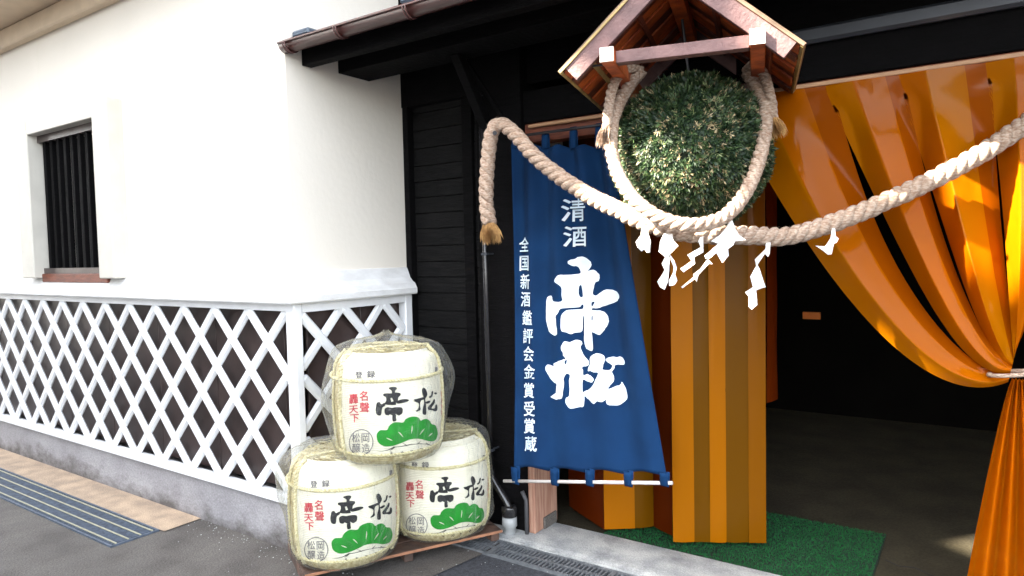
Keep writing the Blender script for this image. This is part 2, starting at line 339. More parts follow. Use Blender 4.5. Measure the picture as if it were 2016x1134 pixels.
# moulded sill slab: profile swept round the corner
def sweep_corner(name, prof, mat_, x_from, y_to, off=0.0):
    # prof: (outward offset, z); path: along front (Y = YW - o) to the corner, then along the return (X = XC + o)
    V = []; n = len(prof)
    xs = list(np.linspace(x_from, XC, 60))
    stations = [(x, 'f') for x in xs[:-1]] + [(None, 'c')] + [(y, 'r') for y in np.linspace(YW, y_to, 16)[1:]]
    for s_, k in stations:
        for o, z in prof:
            jj = .0015 * mnoise.noise(((s_ or 0) * 3, z * 20, 1.0))
            o = o + jj + off
            if k == 'f': V.append((s_, YW - o, z))
            elif k == 'c': V.append((XC + o, YW - o, z))
            else: V.append((XC + o, s_, z))
    Fc = [(i * n + q, (i + 1) * n + q, (i + 1) * n + q + 1, i * n + q + 1) for i in range(len(stations) - 1) for q in range(n - 1)]
    e = (len(stations) - 1) * n
    Fc += [tuple(e + q for q in range(n)), tuple(range(n))[::-1]]
    return mk(name, V, Fc, mat_, sh)
sweep_corner('sill_moulding', [(0, 1.435), (.012, 1.432), (.022, 1.41), (.036, 1.375), (.058, 1.35), (.072, 1.343), (.085, 1.318), (.09, 1.312), (.09, 1.283), (.085, 1.276), (0, 1.276)], M['slab'], XL, 3.058)
# lattice frame
LY, LT = 2.196, .03
box('lattice_rail', (XL, LY, 1.236), (XC - .002, LY + .045, 1.275), M['white'], sh, 0); box('lattice_rail', (XL, LY - .012, .245), (XC - .002, LY + .045, .283), M['white'], sh, 0)
box('lattice_rail', (XC + .004, LY + .05, 1.228), (XC + .046, 3.055, 1.275), M['white'], sh, 0); box('lattice_rail', (XC + .004, LY + .05, .245), (XC + .054, 3.055, .283), M['white'], sh, 0) 
MB().box((XC - .018, LY - .004, .27), (XC + .052, LY + .048, 1.276), .006).done('corner_post', M['white'], sh)
MB().box((XC - .01, 2.995, .27), (XC + .05, 3.056, 1.276), .006).done('end_post', M['white'], sh)
bw = .053
def battens(fn, s0, s1, peaks, half, z0=.262, z1=1.255, nlev=3):
    dz = .320; slope = (half) / (dz / 2)
    for pk in peaks:
        for sg in (-1, 1):
            a = (pk, 1.238); b = (pk + sg * slope * (1.238 - z0), z0)
            t0, t1 = 0.0, 1.0; d = b[0] - a[0]
            # clip to the bay
            for lim in (s0, s1):
                t = (lim - a[0]) / d
                if 0 < t < 1:
                    if a[0] + d * (t + 1e-4) < s0 or a[0] + d * (t + 1e-4) > s1: t1 = min(t1, t)
                    else: t0 = max(t0, t)
            mid = a[0] + d * (t0 + t1) / 2
            if mid < s0 or mid > s1 or t1 - t0 < .04: continue
            A = (a[0] + d * t0, a[1] + (b[1] - a[1]) * t0); B = (a[0] + d * t1, a[1] + (b[1] - a[1]) * t1)
            fn(A, B, sg)
def front_b(A, B, sg):
    y = LY + .015 + (.010 if sg < 0 else 0) + random.uniform(-.001, .001)
    MB().beam((A[0], y, A[1]), (B[0], y, B[1]), .030, bw * random.uniform(.95, 1.05), up=(0, 0, 1), bev=.012).done('batten', M['white'], sh)
battens(front_b, XL, XC - .006, [-3.215 + .3105 * k for k in range(-19, 5)], .155)
def ret_b(A, B, sg):
    x = XC + .030 - (.010 if sg < 0 else 0)
    MB().beam((x, A[0], A[1]), (x, B[0], B[1]), .030, bw, up=(0, 0, 1), bev=.012).done('batten', M['white'], sh)
battens(ret_b, LY + .05, 3.0, [2.228 + .302 * k for k in range(-4, 8)], .151)
# dark panels behind the lattice, one by one with open joints
px = XL
while px < XC - .05:
    x2 = min(px + .62, XC - .03)
    box('panel', (px + .002, 2.285 + random.uniform(0, .003), .28), (x2 - .002, 2.31, 1.28), M['panel'], sh, .002); px += .62
box('panel', (XC - .035, 2.32, .28), (XC - .015, 2.69, 1.28), M['panel'], sh); box('panel', (XC - .033, 2.694, .28), (XC - .015, 3.056, 1.28), M['panel'], sh)
# plinth
mb = MB(); mb.box((XL, 2.205, -.1), (XC + .032, 2.5, .246)).box((XC - .3, 2.501, -.1), (XC + .031, 3.06, .246)); mb.done('plinth', M['plinth'], sh)
# window
wn = MB(); Yf = 2.135
wn.box((wx1, Yf, 1.40), (-4.47, YW + .05, 2.53), .006).box((-5.82, Yf, 1.40), (wx0, YW + .05, 2.53), .006).box((wx0, Yf + .001, wz1), (wx1, YW + .05, 2.528), .004)
wo = wn.done('window', M['jambwhite'], sh)
MB().box((wx0 + .001, Yf + .05, wz0 - .06), (wx1 - .001, YW + .05, wz0), .004).done('sill', M['header'], wo)
MB().box((wx0, 2.42, wz0), (wx1, 2.44, wz1)).done('pane', M['glass'], wo)
for k in range(9):
    x = wx1 - .05 - k * .105
    MB().box((x - .02, 2.215, wz0 + .002), (x + .02, 2.245, wz1 - .002), .003).done('bar', M['black'], wo)
box('frame', (wx0 + .001, 2.20, wz1 - .05), (wx1 - .001, 2.255, wz1 - .001), M['panel'], wo, 0); box('frame', (wx0 + .001, 2.20, wz0 + .001), (wx1 - .001, 2.255, wz0 + .04), M['panel'], wo, 0)
# eave
box('eave_moulding', (XL, YW - .07, 3.115), (XC + .06, YW - .001, 3.25), M['eave'], sh, .01)
box('eave_moulding', (XC + .001, YW, 3.116), (XC + .06, 6.4, 3.25), M['eave'], sh, .01)
box('eave_soffit', (XL - .2, YW - .33, 3.252), (XC + .30, 6.9, 3.33), M['eave'], sh, .01)
def tiled_roof(parent, x0, x1, y0, y1, z0, rise, m, step=.28):
    V = []; Fc = []; xs = np.arange(x0, x1 + .001, step / 8)
    ym = (y0 + y1) / 2
    for x in xs:
        c = .03 * abs(math.sin((x - x0) / step * math.pi))
        V += [(x, y0, z0 + c), (x, ym, z0 + rise + c), (x, y1, z0 + c)]
    for i in range(len(xs) - 1):
        for q in range(2): Fc.append((i * 3 + q, i * 3 + 3 + q, i * 3 + 4 + q, i * 3 + 1 + q))
    return mk('roof', V, Fc, m, parent, True)
tiled_roof(sh, XL - .4, XC + .42, YW - .42, 7.1, 3.335, 1.1, M['tile'])

# ------------------------------------------------------------------ timber brewery front
br = thing('timber_brewery_building', (0, 3.3, 0), 'black timber brewery front with a wide open doorway under a lean-to roof', 'building')
# plank wall
PY = 3.105
def planks(x0, x1):
    z = .02
    while z < 2.62:
        h = .098 * random.uniform(.93, 1.07)
        MB().box((x0 + .001, PY + random.uniform(0, .005), z), (x1 - .001, PY + .025, z + h - .004), .0015).done('plank', M['blackh'], br); z += h
planks(XC + .045, -2.436); planks(-2.362, -2.26)
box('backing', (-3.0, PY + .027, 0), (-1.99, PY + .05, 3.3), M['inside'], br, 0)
box('wall_post', (XC + .002, PY - .043, 0), (XC + .044, PY + .026, 2.95), M['black'], br)
box('wall_post', (-2.435, PY - .02, 0), (-2.363, PY + .024, 2.95), M['black'], br)
box('door_post', (-2.26, 2.99, .0), (-1.968, 3.20, 2.95), M['black'], br, .004)
jb = MB(); jb.box((-1.966, 2.985, .02), (-1.925, 3.215, 2.07), .004); jb.done('door_jamb', M['jamb'], br)
box('jamb_foot', (-1.924, 3.06, .02), (-1.912, 3.19, .085), M['apron'], br, .004)
box('door_header', (-1.985, 3.03, 2.075), (1.6, 3.12, 2.172), M['header'], br, .003)
box('curtain_rail', (-1.93, 3.0, 2.146), (1.6, 3.028, 2.162), M['rail'], br, .002)
box('lintel_beam', (-1.985, 3.02, 2.175), (3.2, 3.25, 2.34), M['black'], br, .004)
box('metal_rail', (-.80, 2.975, 2.315), (3.2, 3.015, 2.378), M['metalbar'], br, .012)
box('upper_wall', (-3.2, 3.06, 2.385), (3.2, 3.26, 4.6), M['black'], br, 0)
box('wall_right', (1.6, 3.03, 0), (3.2, 3.22, 2.17), M['blackh'], br, 0)
# room
RBK = 6.6
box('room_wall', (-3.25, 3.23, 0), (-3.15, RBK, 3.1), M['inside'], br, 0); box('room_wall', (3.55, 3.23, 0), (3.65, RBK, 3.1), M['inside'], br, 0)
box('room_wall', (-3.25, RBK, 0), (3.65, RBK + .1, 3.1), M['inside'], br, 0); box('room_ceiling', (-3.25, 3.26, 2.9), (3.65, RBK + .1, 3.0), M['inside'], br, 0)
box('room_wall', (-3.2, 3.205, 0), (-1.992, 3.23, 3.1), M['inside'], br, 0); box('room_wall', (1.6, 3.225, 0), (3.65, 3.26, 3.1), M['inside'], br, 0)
tiled_roof(br, -3.2, 3.6, 2.5, 10.5, 4.6, 1.6, M['houseroof'])
box('gable_wall', (-3.2, 3.27, 3.0), (-3.1, 9.6, 4.62), M['black'], br, 0); box('gable_wall', (3.1, 3.27, 3.0), (3.2, 9.6, 4.62), M['black'], br, 0)
# lean-to roof
gx0, gx1, gY, gz = -2.862, 3.2, 2.235, 2.524
lean = MB(); lean.add([(gx0, 2.245, 2.585), (gx1, 2.245, 2.585), (gx1, 3.06, 2.76), (gx0, 3.06, 2.76), (gx0, 2.245, 2.565), (gx1, 2.245, 2.565), (gx1, 3.06, 2.74), (gx0, 3.06, 2.74)],
    [(0, 1, 2, 3), (7, 6, 5, 4), (0, 4, 5, 1), (3, 2, 6, 7), (0, 3, 7, 4), (1, 5, 6, 2)])
lean.done('lean_to_roof', M['houseroof'], br)
mb = MB(); mb.box((-2.855, 2.27, 2.60), (-2.73, 2.43, 2.635), .01); mb.done('end_tile', M['tile'], br)
k = -2.13
while k < 3.1:
    MB().box((k, 2.28, 2.612), (k + .27, 2.55, 2.644), .01).done('roof_tile', M['tile'], br); k += .28
def gutter(x0, x1, r=.042, th=.004):
    n = 12; V = []; Fc = []
    for x in (x0, x1):
        for rr in (r, r - th):
            for i in range(n + 1):
                a = math.pi + math.pi * i / n; V.append((x, gY + rr * math.cos(a), gz + .035 + rr * math.sin(a)))
    m = n + 1
    for i in range(n): Fc += [(i, i + 1, 2 * m + i + 1, 2 * m + i), (m + i, 3 * m + i, 3 * m + i + 1, m + i + 1)]
    Fc += [(0, 2 * m, 3 * m, m), (n, m + n, 3 * m + n, 2 * m + n)]
    for b in (0, 2 * m):
        for i in range(n): Fc.append((b + i, b + m + i, b + m + i + 1, b + i + 1))
    return mk('gutter', V, Fc, M['gutter'], br, True)
gt = gutter(gx0, gx1)
capv = [(gx0 + .003, gY + .042 * math.cos(math.pi + math.pi * i / 12), gz + .035 + .042 * math.sin(math.pi + math.pi * i / 12)) for i in range(13)]
mk('end_cap', capv, [tuple(range(13))], M['gutter'], gt)
MB().tube([(gx0, gY - .043, gz + .035), (gx1, gY - .043, gz + .035)], .006, 8).done('rolled_lip', M['gutterhi'], gt, True)
for x in (-2.815, -2.45, -2.02, -1.6, -1.1, -.6, -.1, .4, .9):
    q = MB()
    for dx in (-.008, .008): q.tube([(x + dx, gY + .0455 * math.cos(math.pi + math.pi * i / 12), gz + .035 + .0455 * math.sin(math.pi + math.pi * i / 12)) for i in range(13)], .0035, 6)
    q.done('gutter_joint', M['gutterhi'], gt, True)
box('fascia_beam', (XC + .002, 2.335, 2.480), (gx1, 2.395, 2.560), M['black'], br)
box('purlin', (XC + .002, 2.575, 2.490), (gx1, 2.80, 2.592), M['black'], br)
for x in np.arange(-2.8, 3.1, .42): box('rafter', (x, 2.40, 2.594), (x + .05, 3.05, 2.60), M['black'], br)
MB().beam((-2.15, 2.975, 2.12), (-2.15, 2.70, 2.50), .05, .05).done('brace', M['black'], br)
MB().beam(pY(905, 100, 2.93), pY(990, 232, 2.93), .018, .022).done('brace', M['black'], br)

# downpipe
dp = thing('downpipe', (-2.06, 2.93, 0), 'slim black downpipe with an elbow into a grey plastic stub beside the doorway', 'pipe')
tp = pY(946, 185, 2.93); mid = pY(967, 925, 2.93); foot = pY(1003, 1010, 2.93)
MB().tube([tp, (tp + mid) / 2, mid], .015, 14).done('pipe', M['pipe'], dp, True)
MB().tube(catmull([mid, mid + np.array([.01, 0, -.05]), foot + np.array([-.02, 0, .06]), foot], 6), .02, 14).done('elbow', M['pipe'], dp, True)
MB().lathe([(.0, .168), (.040, .168), (.043, .16), (.043, .118), (.040, .112), (0, .112)], (foot[0], 2.93, 0), 20).done('collar', M['pipe'], dp, True)
MB().lathe([(0, .111), (.039, .111), (.040, .06), (.032, .054), (.031, -.01)], (foot[0], 2.93, 0), 20).done('stub', M['pvc'], dp, True)
for py in (500, 885):
    p = pY(955 + (py - 500) * .03, py, 2.93)
    MB().tube([p + np.array([0, 0, .006]), p - np.array([0, 0, .006])], .021, 12).tube([p, p + np.array([.01, .07, 0])], .005, 6).done('strap', M['metalbar'], dp)
pp = thing('thin_pipe', (foot[0] + .085, 2.965, 0), 'thin grey pipe standing between the downpipe foot and the door post', 'pipe')
MB().tube([(foot[0] + .085, 2.965, 0), (foot[0] + .085, 2.965, .20), (foot[0] + .06, 2.965, .245)], .011, 10).done('tube', M['dullpipe'], pp, True)

# drain grates
def drain(x0, x1, y0, y1, label, m, rows=2, step=.022, barw=.009, z=.004, long_m=None, nlong=0):
    d = thing('drain_grate', ((x0 + x1) / 2, (y0 + y1) / 2, 0), label, 'drain grate', 'drain grates in the paving')
    f = MB(); e = .012
    f.box((x0, y0, -.03), (x1, y0 + e, z)).box((x0, y1 - e, -.03), (x1, y1, z)).box((x0, y0 + e, -.03), (x0 + e, y1 - e, z)).box((x1 - e, y0 + e, -.03), (x1, y1 - e, z))
    f.done('frame', m, d)
    b = MB(); n = int((x1 - x0 - 2 * e) / step)
    ys = np.linspace(y0 + e, y1 - e, rows + 1)
    for i in range(n):
        x = x0 + e + step * (i + .5)
        for r in range(rows): b.box((x - barw / 2, ys[r] + .006, -.02), (x + barw / 2, ys[r + 1] - .006, z - .001))
    b.done('slats', m, d, kind='stuff')
    for i in range(1, rows): box('cross_rail', (x0 + e, ys[i] - .0055, -.02), (x1 - e, ys[i] + .0055, z - .0005), m, d, 0)
    for i in range(nlong):
        y = y0 + (y1 - y0) * (i + .5) / nlong; box('long_rib', (x0 + .01, y - .004, z), (x1 - .01, y + .004, z + .004), long_m, d, 0)
    MB().box((x0 + .002, y0 + .002, -.0105), (x1 - .002, y1 - .002, -.0085)).done('pit', M['pit'], d)
drain(-2.62, -2.03, 2.70, 2.862, 'steel drain grate half hidden under the corner of the pallet', M['steel'])
drain(-2.028, -1.40, 2.70, 2.862, 'steel drain grate in front of the door post and threshold', M['steel'])
drain(-1.398, -.77, 2.70, 2.862, 'steel drain grate ahead of the orange screen, cut off by the photo edge', M['steel'])
drain(-6.2, -3.78, 1.72, 1.98, 'blue grey ribbed grate in the pavement at the foot of the white wall', M['bsteel'], 1, .016, .008, .004, M['ysteel'], 4)

# ------------------------------------------------------------------ decals
def smooth_loop(P, n=3):
    P = np.array(P, float); m = len(P); out = []
    for i in range(m):
        a, b, c, d = P[i - 1], P[i], P[(i + 1) % m], P[(i + 2) % m]
        for k in range(n):
            t = k / n; out.append(.5 * ((2 * b) + (c - a) * t + (2 * a - 5 * b + 4 * c - d) * t * t + (3 * b - a - 3 * c + d) * t ** 3))
    return np.array(out)
def inside(pts, loop):
    x, y = pts[:, 0], pts[:, 1]; c = np.zeros(len(pts), bool); n = len(loop); j = n - 1
    for i in range(n):
        xi, yi = loop[i]; xj, yj = loop[j]
        if yi != yj: c ^= ((yi > y) != (yj > y)) & (x < (xj - xi) * (y - yi) / (yj - yi) + xi)
        j = i
    return c
def fill(outers, holes=(), grid=6.0):
    """triangulated area (union of outers minus holes), with interior points so that it can bend"""
    V = []; E = []
    for lp in list(outers) + list(holes):
        b = len(V); V += [tuple(p) for p in lp]; n = len(lp); E += [(b + i, b + (i + 1) % n) for i in range(n)]
    A = np.array(V); x0, y0 = A.min(0); x1, y1 = A.max(0)
    G = np.array([(x, y) for x in np.arange(x0 + grid / 2, x1, grid) for y in np.arange(y0 + grid / 2, y1, grid)])
    if len(G):
        k = np.zeros(len(G), bool)
        for lp in outers: k |= inside(G, lp)
        V += [tuple(p) for p in G[k]]
    r = delaunay_2d_cdt([Vector(v) for v in V], E, [], 0, 1e-5)
    vo = np.array([tuple(v) for v in r[0]]); fo = np.array([tuple(f) for f in r[2] if len(f) == 3])
    c = vo[fo].mean(1); k = np.zeros(len(c), bool)
    for lp in outers: k |= inside(c, lp)
    for lp in holes: k &= ~inside(c, lp)
    return vo, fo[k]
def stroke_loop(P, w0):
    P = np.array(P, float); w_ = w0 if hasattr(w0, '__len__') else [w0] * len(P); L_, R2 = [], []
    for i in range(len(P)):
        t = _n(P[min(i + 1, len(P) - 1)] - P[max(i - 1, 0)]); nn = np.array([-t[1], t[0]]); L_.append(P[i] + nn * w_[i] / 2); R2.append(P[i] - nn * w_[i] / 2)
    return np.array(L_ + R2[::-1])
_gc = {}
def glyph(ch):
    if ch in _gc: return _gc[ch]
    cu = bpy.data.curves.new('t', 'FONT'); cu.body = ch; cu.size = 1; cu.resolution_u = 3
    o = bpy.data.objects.new('t', cu); COL.objects.link(o); bpy.context.view_layer.update()
    me = bpy.data.meshes.new_from_object(o.evaluated_get(bpy.context.evaluated_depsgraph_get()))
    V = np.array([v.co[:2] for v in me.vertices]).reshape(-1, 2); Fc = [tuple(p.vertices) for p in me.polygons]
    bpy.data.objects.remove(o); bpy.data.curves.remove(cu); bpy.data.meshes.remove(me)
    if len(V):
        lo, hi = V.min(0), V.max(0); V = (V - (lo + hi) / 2) / max(hi - lo)
    _gc[ch] = (V, Fc); return _gc[ch]
def put_glyph(mbv, mbf, ch, cx, cy, wpx, hpx, fn, shear=0, rot=0, bold=0):
    V, Fc = glyph(ch)
    for bx, by in ([(0, 0)] if not bold else [(0, 0), (bold, 0), (0, bold), (bold, bold)]):
        b = len(mbv)
        for v in V:
            x = v[0] * wpx + v[1] * shear * hpx; y = -v[1] * hpx; c, s_ = math.cos(rot), math.sin(rot)
            mbv.append(fn(cx + bx + x * c - y * s_, cy + by + x * s_ + y * c, (bx + by * 1.3) * .0003 if bold else 0))
        mbf += [tuple(i + b for i in f) for f in Fc]

# ------------------------------------------------------------------ noren banner
# cloth plane leans out at the foot: Y = 3.0 - .075*(2.06 - z)
NK = .075
def noren_hit(x, y):
    d = ray(x, y); # Y + ... : d1 t = 2.955 - NK*(2.06-(1.5+d2 t))
    t = (2.955 - NK * .56) / (d[1] - NK * d[2]); return CAM + d * t
tl, trr, bl, brr = noren_hit(1008, 284), noren_hit(1206, 284), noren_hit(1011, 925), noren_hit(1312, 938)
ztop, zbot = tl[2], bl[2]
def edges_at(z, s_=.5):
    zt2 = tl[2] + (trr[2] - tl[2]) * s_; zb2 = bl[2] + (brr[2] - bl[2]) * s_
    f = (zt2 - z) / (zt2 - zb2); return tl[0] + (bl[0] - tl[0]) * f, trr[0] + (brr[0] - trr[0]) * f, f
def noren_pt(X, z, off=0.0):
    s_ = .5
    for _ in range(4): xl, xr, f = edges_at(z, s_); s_ = (X - xl) / (xr - xl)
    a = .022 * (1 - .62 * f)
    fold = a * math.sin(s_ * 4 * 2 * math.pi + .6 * math.sin(z * 2)) + .014 * math.sin(s_ * 9.3 + 1.2) * math.sin(math.pi * f) + .006 * math.sin(s_ * 31 + z * 4) * max(0, .35 - f)
    fold += .03 * max(0, s_ - .62) * math.cos((s_ - .62) * 26 + 1) * (1 - abs(2 * f - 1) * .6)
    return np.array([X, 2.955 - NK * (2.06 - z) + fold - off, z])
nr = thing('noren_banner', (-1.6, 2.93, 0), 'long indigo shop curtain with big white brush characters hanging left of the doorway', 'banner')
V = []; Fc = []; nu, nv = 96, 70
for j in range(nv + 1):
    f = j / nv; xl = tl[0] + (bl[0] - tl[0]) * f; xr = trr[0] + (brr[0] - trr[0]) * f
    for i in range(nu + 1):
        s_ = i / nu; z = (tl[2] + (trr[2] - tl[2]) * s_) * (1 - f) + (bl[2] + (brr[2] - bl[2]) * s_) * f
        X = xl + (xr - xl) * i / nu; p = noren_pt(X, z)
        if j >= nv - 3: p[2] += (.004, .008, .013, .019)[j - nv + 3] * abs(math.sin(i / nu * math.pi * 4))
        if j == 0: p[2] -= .018 * abs(math.sin(i / nu * math.pi * 4))
        V.append(p)
for j in range(nv):
    for i in range(nu): q = j * (nu + 1) + i; Fc.append((q, q + 1, q + nu + 2, q + nu + 1))
cl = mk('cloth', V, Fc, M['blue'], nr, True); sm = cl.modifiers.new('thickness', 'SOLIDIFY'); sm.thickness = .0018; sm.offset = 1
def nmap(x, y, extra=0): p = noren_hit(x, y); return noren_pt(p[0], p[2], .0035 + extra)
def zt(P, ox, oy, s): return np.array([(ox + a / s, oy + b / s) for a, b in P])
TEI = [(335,130),(345,100),(400,80),(430,62),(490,60),(550,80),(595,120),(600,160),(575,200),(560,218),(620,205),(660,235),(678,280),(670,330),(640,345),(628,400),(615,470),(650,490),(700,450),(740,428),(800,435),(870,455),(905,500),(880,540),(820,575),(740,605),(660,635),(612,632),(605,655),(690,660),(740,690),(765,750),(765,800),(740,860),(700,920),(680,928),(620,905),(600,900),(605,960),(612,1080),(600,1108),(570,1105),(525,1085),(508,1040),(497,980),(500,900),(500,740),(485,740),(475,890),(415,905),(375,920),(340,900),(290,880),(283,810),(290,720),(320,665),(370,650),(480,645),(490,600),(465,600),(440,625),(300,630),(270,650),(250,690),(225,710),(225,780),(240,890),(225,930),(180,930),(120,890),(90,800),(82,700),(85,590),(100,510),(160,495),(185,550),(290,555),(290,480),(285,390),(215,340),(215,310),(260,262),(330,262),(430,250),(455,240),(450,210),(420,170),(370,160)]
TEIH = [[(440,390),(460,378),(470,400),(485,500),(455,512),(435,470)], [(600,568),(636,562),(618,600),(602,618)], [(600,720),(612,720),(610,770),(598,765)]]
MATSU = [(380,160),(390,100),(430,45),(490,60),(550,32),(620,50),(640,90),(615,140),(640,220),(680,290),(742,350),(745,390),(722,420),(640,440),(650,490),(660,560),(720,545),(790,580),(828,620),(800,660),(760,665),(700,645),(650,630),(650,800),(680,800),(750,770),(810,700),(850,630),(900,520),(820,515),(770,495),(730,500),(727,460),(762,385),(762,300),(820,250),(900,230),(970,260),(990,320),(970,400),(965,470),(1050,480),(1080,430),(1070,400),(1005,350),(1010,310),(1080,290),(1140,300),(1200,290),(1250,330),(1268,380),(1240,410),(1160,405),(1110,420),(1110,460),(1080,510),(1105,580),(1110,640),(1080,690),(1040,740),(1050,760),(1130,730),(1190,710),(1215,665),(1240,700),(1280,760),(1300,840),(1298,920),(1200,1000),(1120,1010),(1040,995),(1015,950),(1010,915),(960,950),(880,945),(820,985),(760,940),(700,890),(675,880),(665,1020),(600,1030),(510,1045),(460,1000),(435,930),(450,880),(485,850),(490,700),(485,600),(495,550),(450,525),(415,600),(420,680),(400,800),(380,890),(320,905),(270,915),(180,880),(270,815),(285,740),(290,680),(260,670),(190,620),(140,540),(105,480),(110,420),(150,400),(240,420),(240,380),(340,340),(410,310),(440,300),(410,250),(405,210)]
MATSUH = [[(430,335),(458,318),(446,385),(430,372)]]
def rough_edge(P, a=.45): return np.array([p + np.array([mnoise.noise((p[0] * .35, p[1] * .35, 0)), mnoise.noise((p[0] * .35, p[1] * .35, 9))]) * a * 2 for p in P])
for lp, hl, (ox, oy, s_) in ((TEI, TEIH, (1060, 495, 5.672)), (MATSU, MATSUH, (1060, 665, 7.56))):
    vo, fo = fill([rough_edge(smooth_loop(zt(lp, ox, oy, s_)))], [smooth_loop(zt(h, ox, oy, s_), 2) for h in hl], 4.5)
    mk('brush_character', [nmap(*p) for p in vo], fo, M['ink'], nr)
def nchars(items, bold):
    for ch, x, y, w_, h_ in items:
        v_, f_ = [], []; put_glyph(v_, f_, ch, x, y, w_, h_, nmap, shear=.04, rot=-.03, bold=bold); mk('character', v_, f_, M['ink'], nr)
nchars([('清', 1131, 413, 46, 44), ('酒', 1134, 465, 44, 40)], .9)
nchars([(c, x, y, 26, 29) for c, x, y in zip('全国新酒鑑評会金賞受賞蔵', (1030, 1030, 1032, 1033, 1036.5, 1038.5, 1040, 1041.8, 1041, 1042, 1042.6, 1045.5), (481, 518, 554, 589, 625, 661, 696, 731, 768, 804, 838, 873))], .7)
# loops and poles
def nloop(x0, x1, z0, z1, yy, bow):
    q = []; n = 10; V = []; Fc = []
    for i in range(n + 1):
        a = math.pi * i / n
        V += [(x0, yy - .012 * math.cos(a) * 1.0, z0 + (z1 - z0) * math.sin(a)), (x1, yy - .012 * math.cos(a), z0 + (z1 - z0) * math.sin(a))]
    for i in range(n): Fc.append((2 * i, 2 * i + 1, 2 * i + 3, 2 * i + 2))
    o = mk('loop', V, Fc, M['bluefold'], nr, True); s2 = o.modifiers.new('thickness', 'SOLIDIFY'); s2.thickness = .0018
for i, x in enumerate((1014, 1070, 1127, 1178)):
    p = noren_hit(x, 284); yy = noren_pt(p[0], p[2])[1]; nloop(p[0] - .018, p[0] + .018, p[2] - .02, ztop + .048, yy, 1)
pz_t = ztop + .036; MB().tube([(-1.975, 2.955, pz_t), (-1.32, 2.955, pz_t)], .007, 10).done('top_pole', M['dkpole'], nr, True)
b0, b1_ = noren_hit(992, 947), noren_hit(1324, 951); yb = 2.955 - NK * (2.06 - zbot)
zb = (b0[2] + b1_[2]) / 2
for x in (1016, 1093, 1162, 1238, 1309):
    p = noren_hit(x, 925 + (x - 1011) * .043); zq = b0[2] + (b1_[2] - b0[2]) * (x - 992) / 332; nloop(p[0] - .0185, p[0] + .0185, p[2] + .018, zq - .014, b0[1] + (b1_[1] - b0[1]) * (x - 992) / 332, 1)
MB().tube([b0, b1_], .0085, 12).done('bottom_pole', M['pole'], nr, True)

# ------------------------------------------------------------------ orange vinyl screen (left) and draped curtain (right)
scn = thing('orange_vinyl_screen', (-1.3, 3.4, 0), 'pleated orange vinyl strip screen standing folded in the middle of the doorway', 'screen')
zb_ = .045
plan = [pz(1120, 996, zb_), pz(1190, 1042, zb_), pz(1250, 1040, zb_), pz(1287, 1036, zb_), pz(1325, 1055, zb_)]
front = [pz(x, 1066 + (x - 1325) / 183 * 2, zb_) for x in (1325, 1367, 1398, 1430, 1474, 1508)]
def strip(p, q, m, off=0.0, ztop_=2.145, bow=.004, zb_=.045):
    d = _n((q - p)[:2]); nrm = np.array([d[1], -d[0]]); V = []; Fc = []; nn, mm = 5, 22
    for j in range(mm + 1):
        f = j / mm; z = zb_ + (ztop_ - zb_) * f
        for i in range(nn + 1):
            s_ = i / nn; c = p[:2] * (1 - s_) + q[:2] * s_ + nrm * (off + bow * math.sin(math.pi * s_) + .006 * mnoise.noise((z * 3, p[0] * 9 + s_ * 2, 2)))
            V.append((c[0], c[1], z))
    for j in range(mm):
        for i in range(nn): k = j * (nn + 1) + i; Fc.append((k, k + 1, k + nn + 2, k + nn + 1))
    return mk('strip', V, Fc, m, scn, True)
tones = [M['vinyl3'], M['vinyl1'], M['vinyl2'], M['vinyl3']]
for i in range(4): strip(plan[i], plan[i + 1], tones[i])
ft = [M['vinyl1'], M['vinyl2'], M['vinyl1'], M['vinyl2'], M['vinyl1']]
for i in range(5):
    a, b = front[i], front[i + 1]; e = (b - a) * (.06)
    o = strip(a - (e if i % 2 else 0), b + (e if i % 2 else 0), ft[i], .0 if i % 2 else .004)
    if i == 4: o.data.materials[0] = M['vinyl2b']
strip(front[-1] + np.array([.004, .01, 0]), front[-1] + np.array([.025, .13, 0]), M['vinyl3'], zb_=.74)
MB().tube([plan[0] * (1, 1, 0) + np.array([0, 0, 2.155]), front[0] * (1, 1, 0) + np.array([0, 0, 2.155]), front[-1] * (1, 1, 0) + np.array([0, 0, 2.155])], .009, 8).done('track', M['dkpole'], scn)

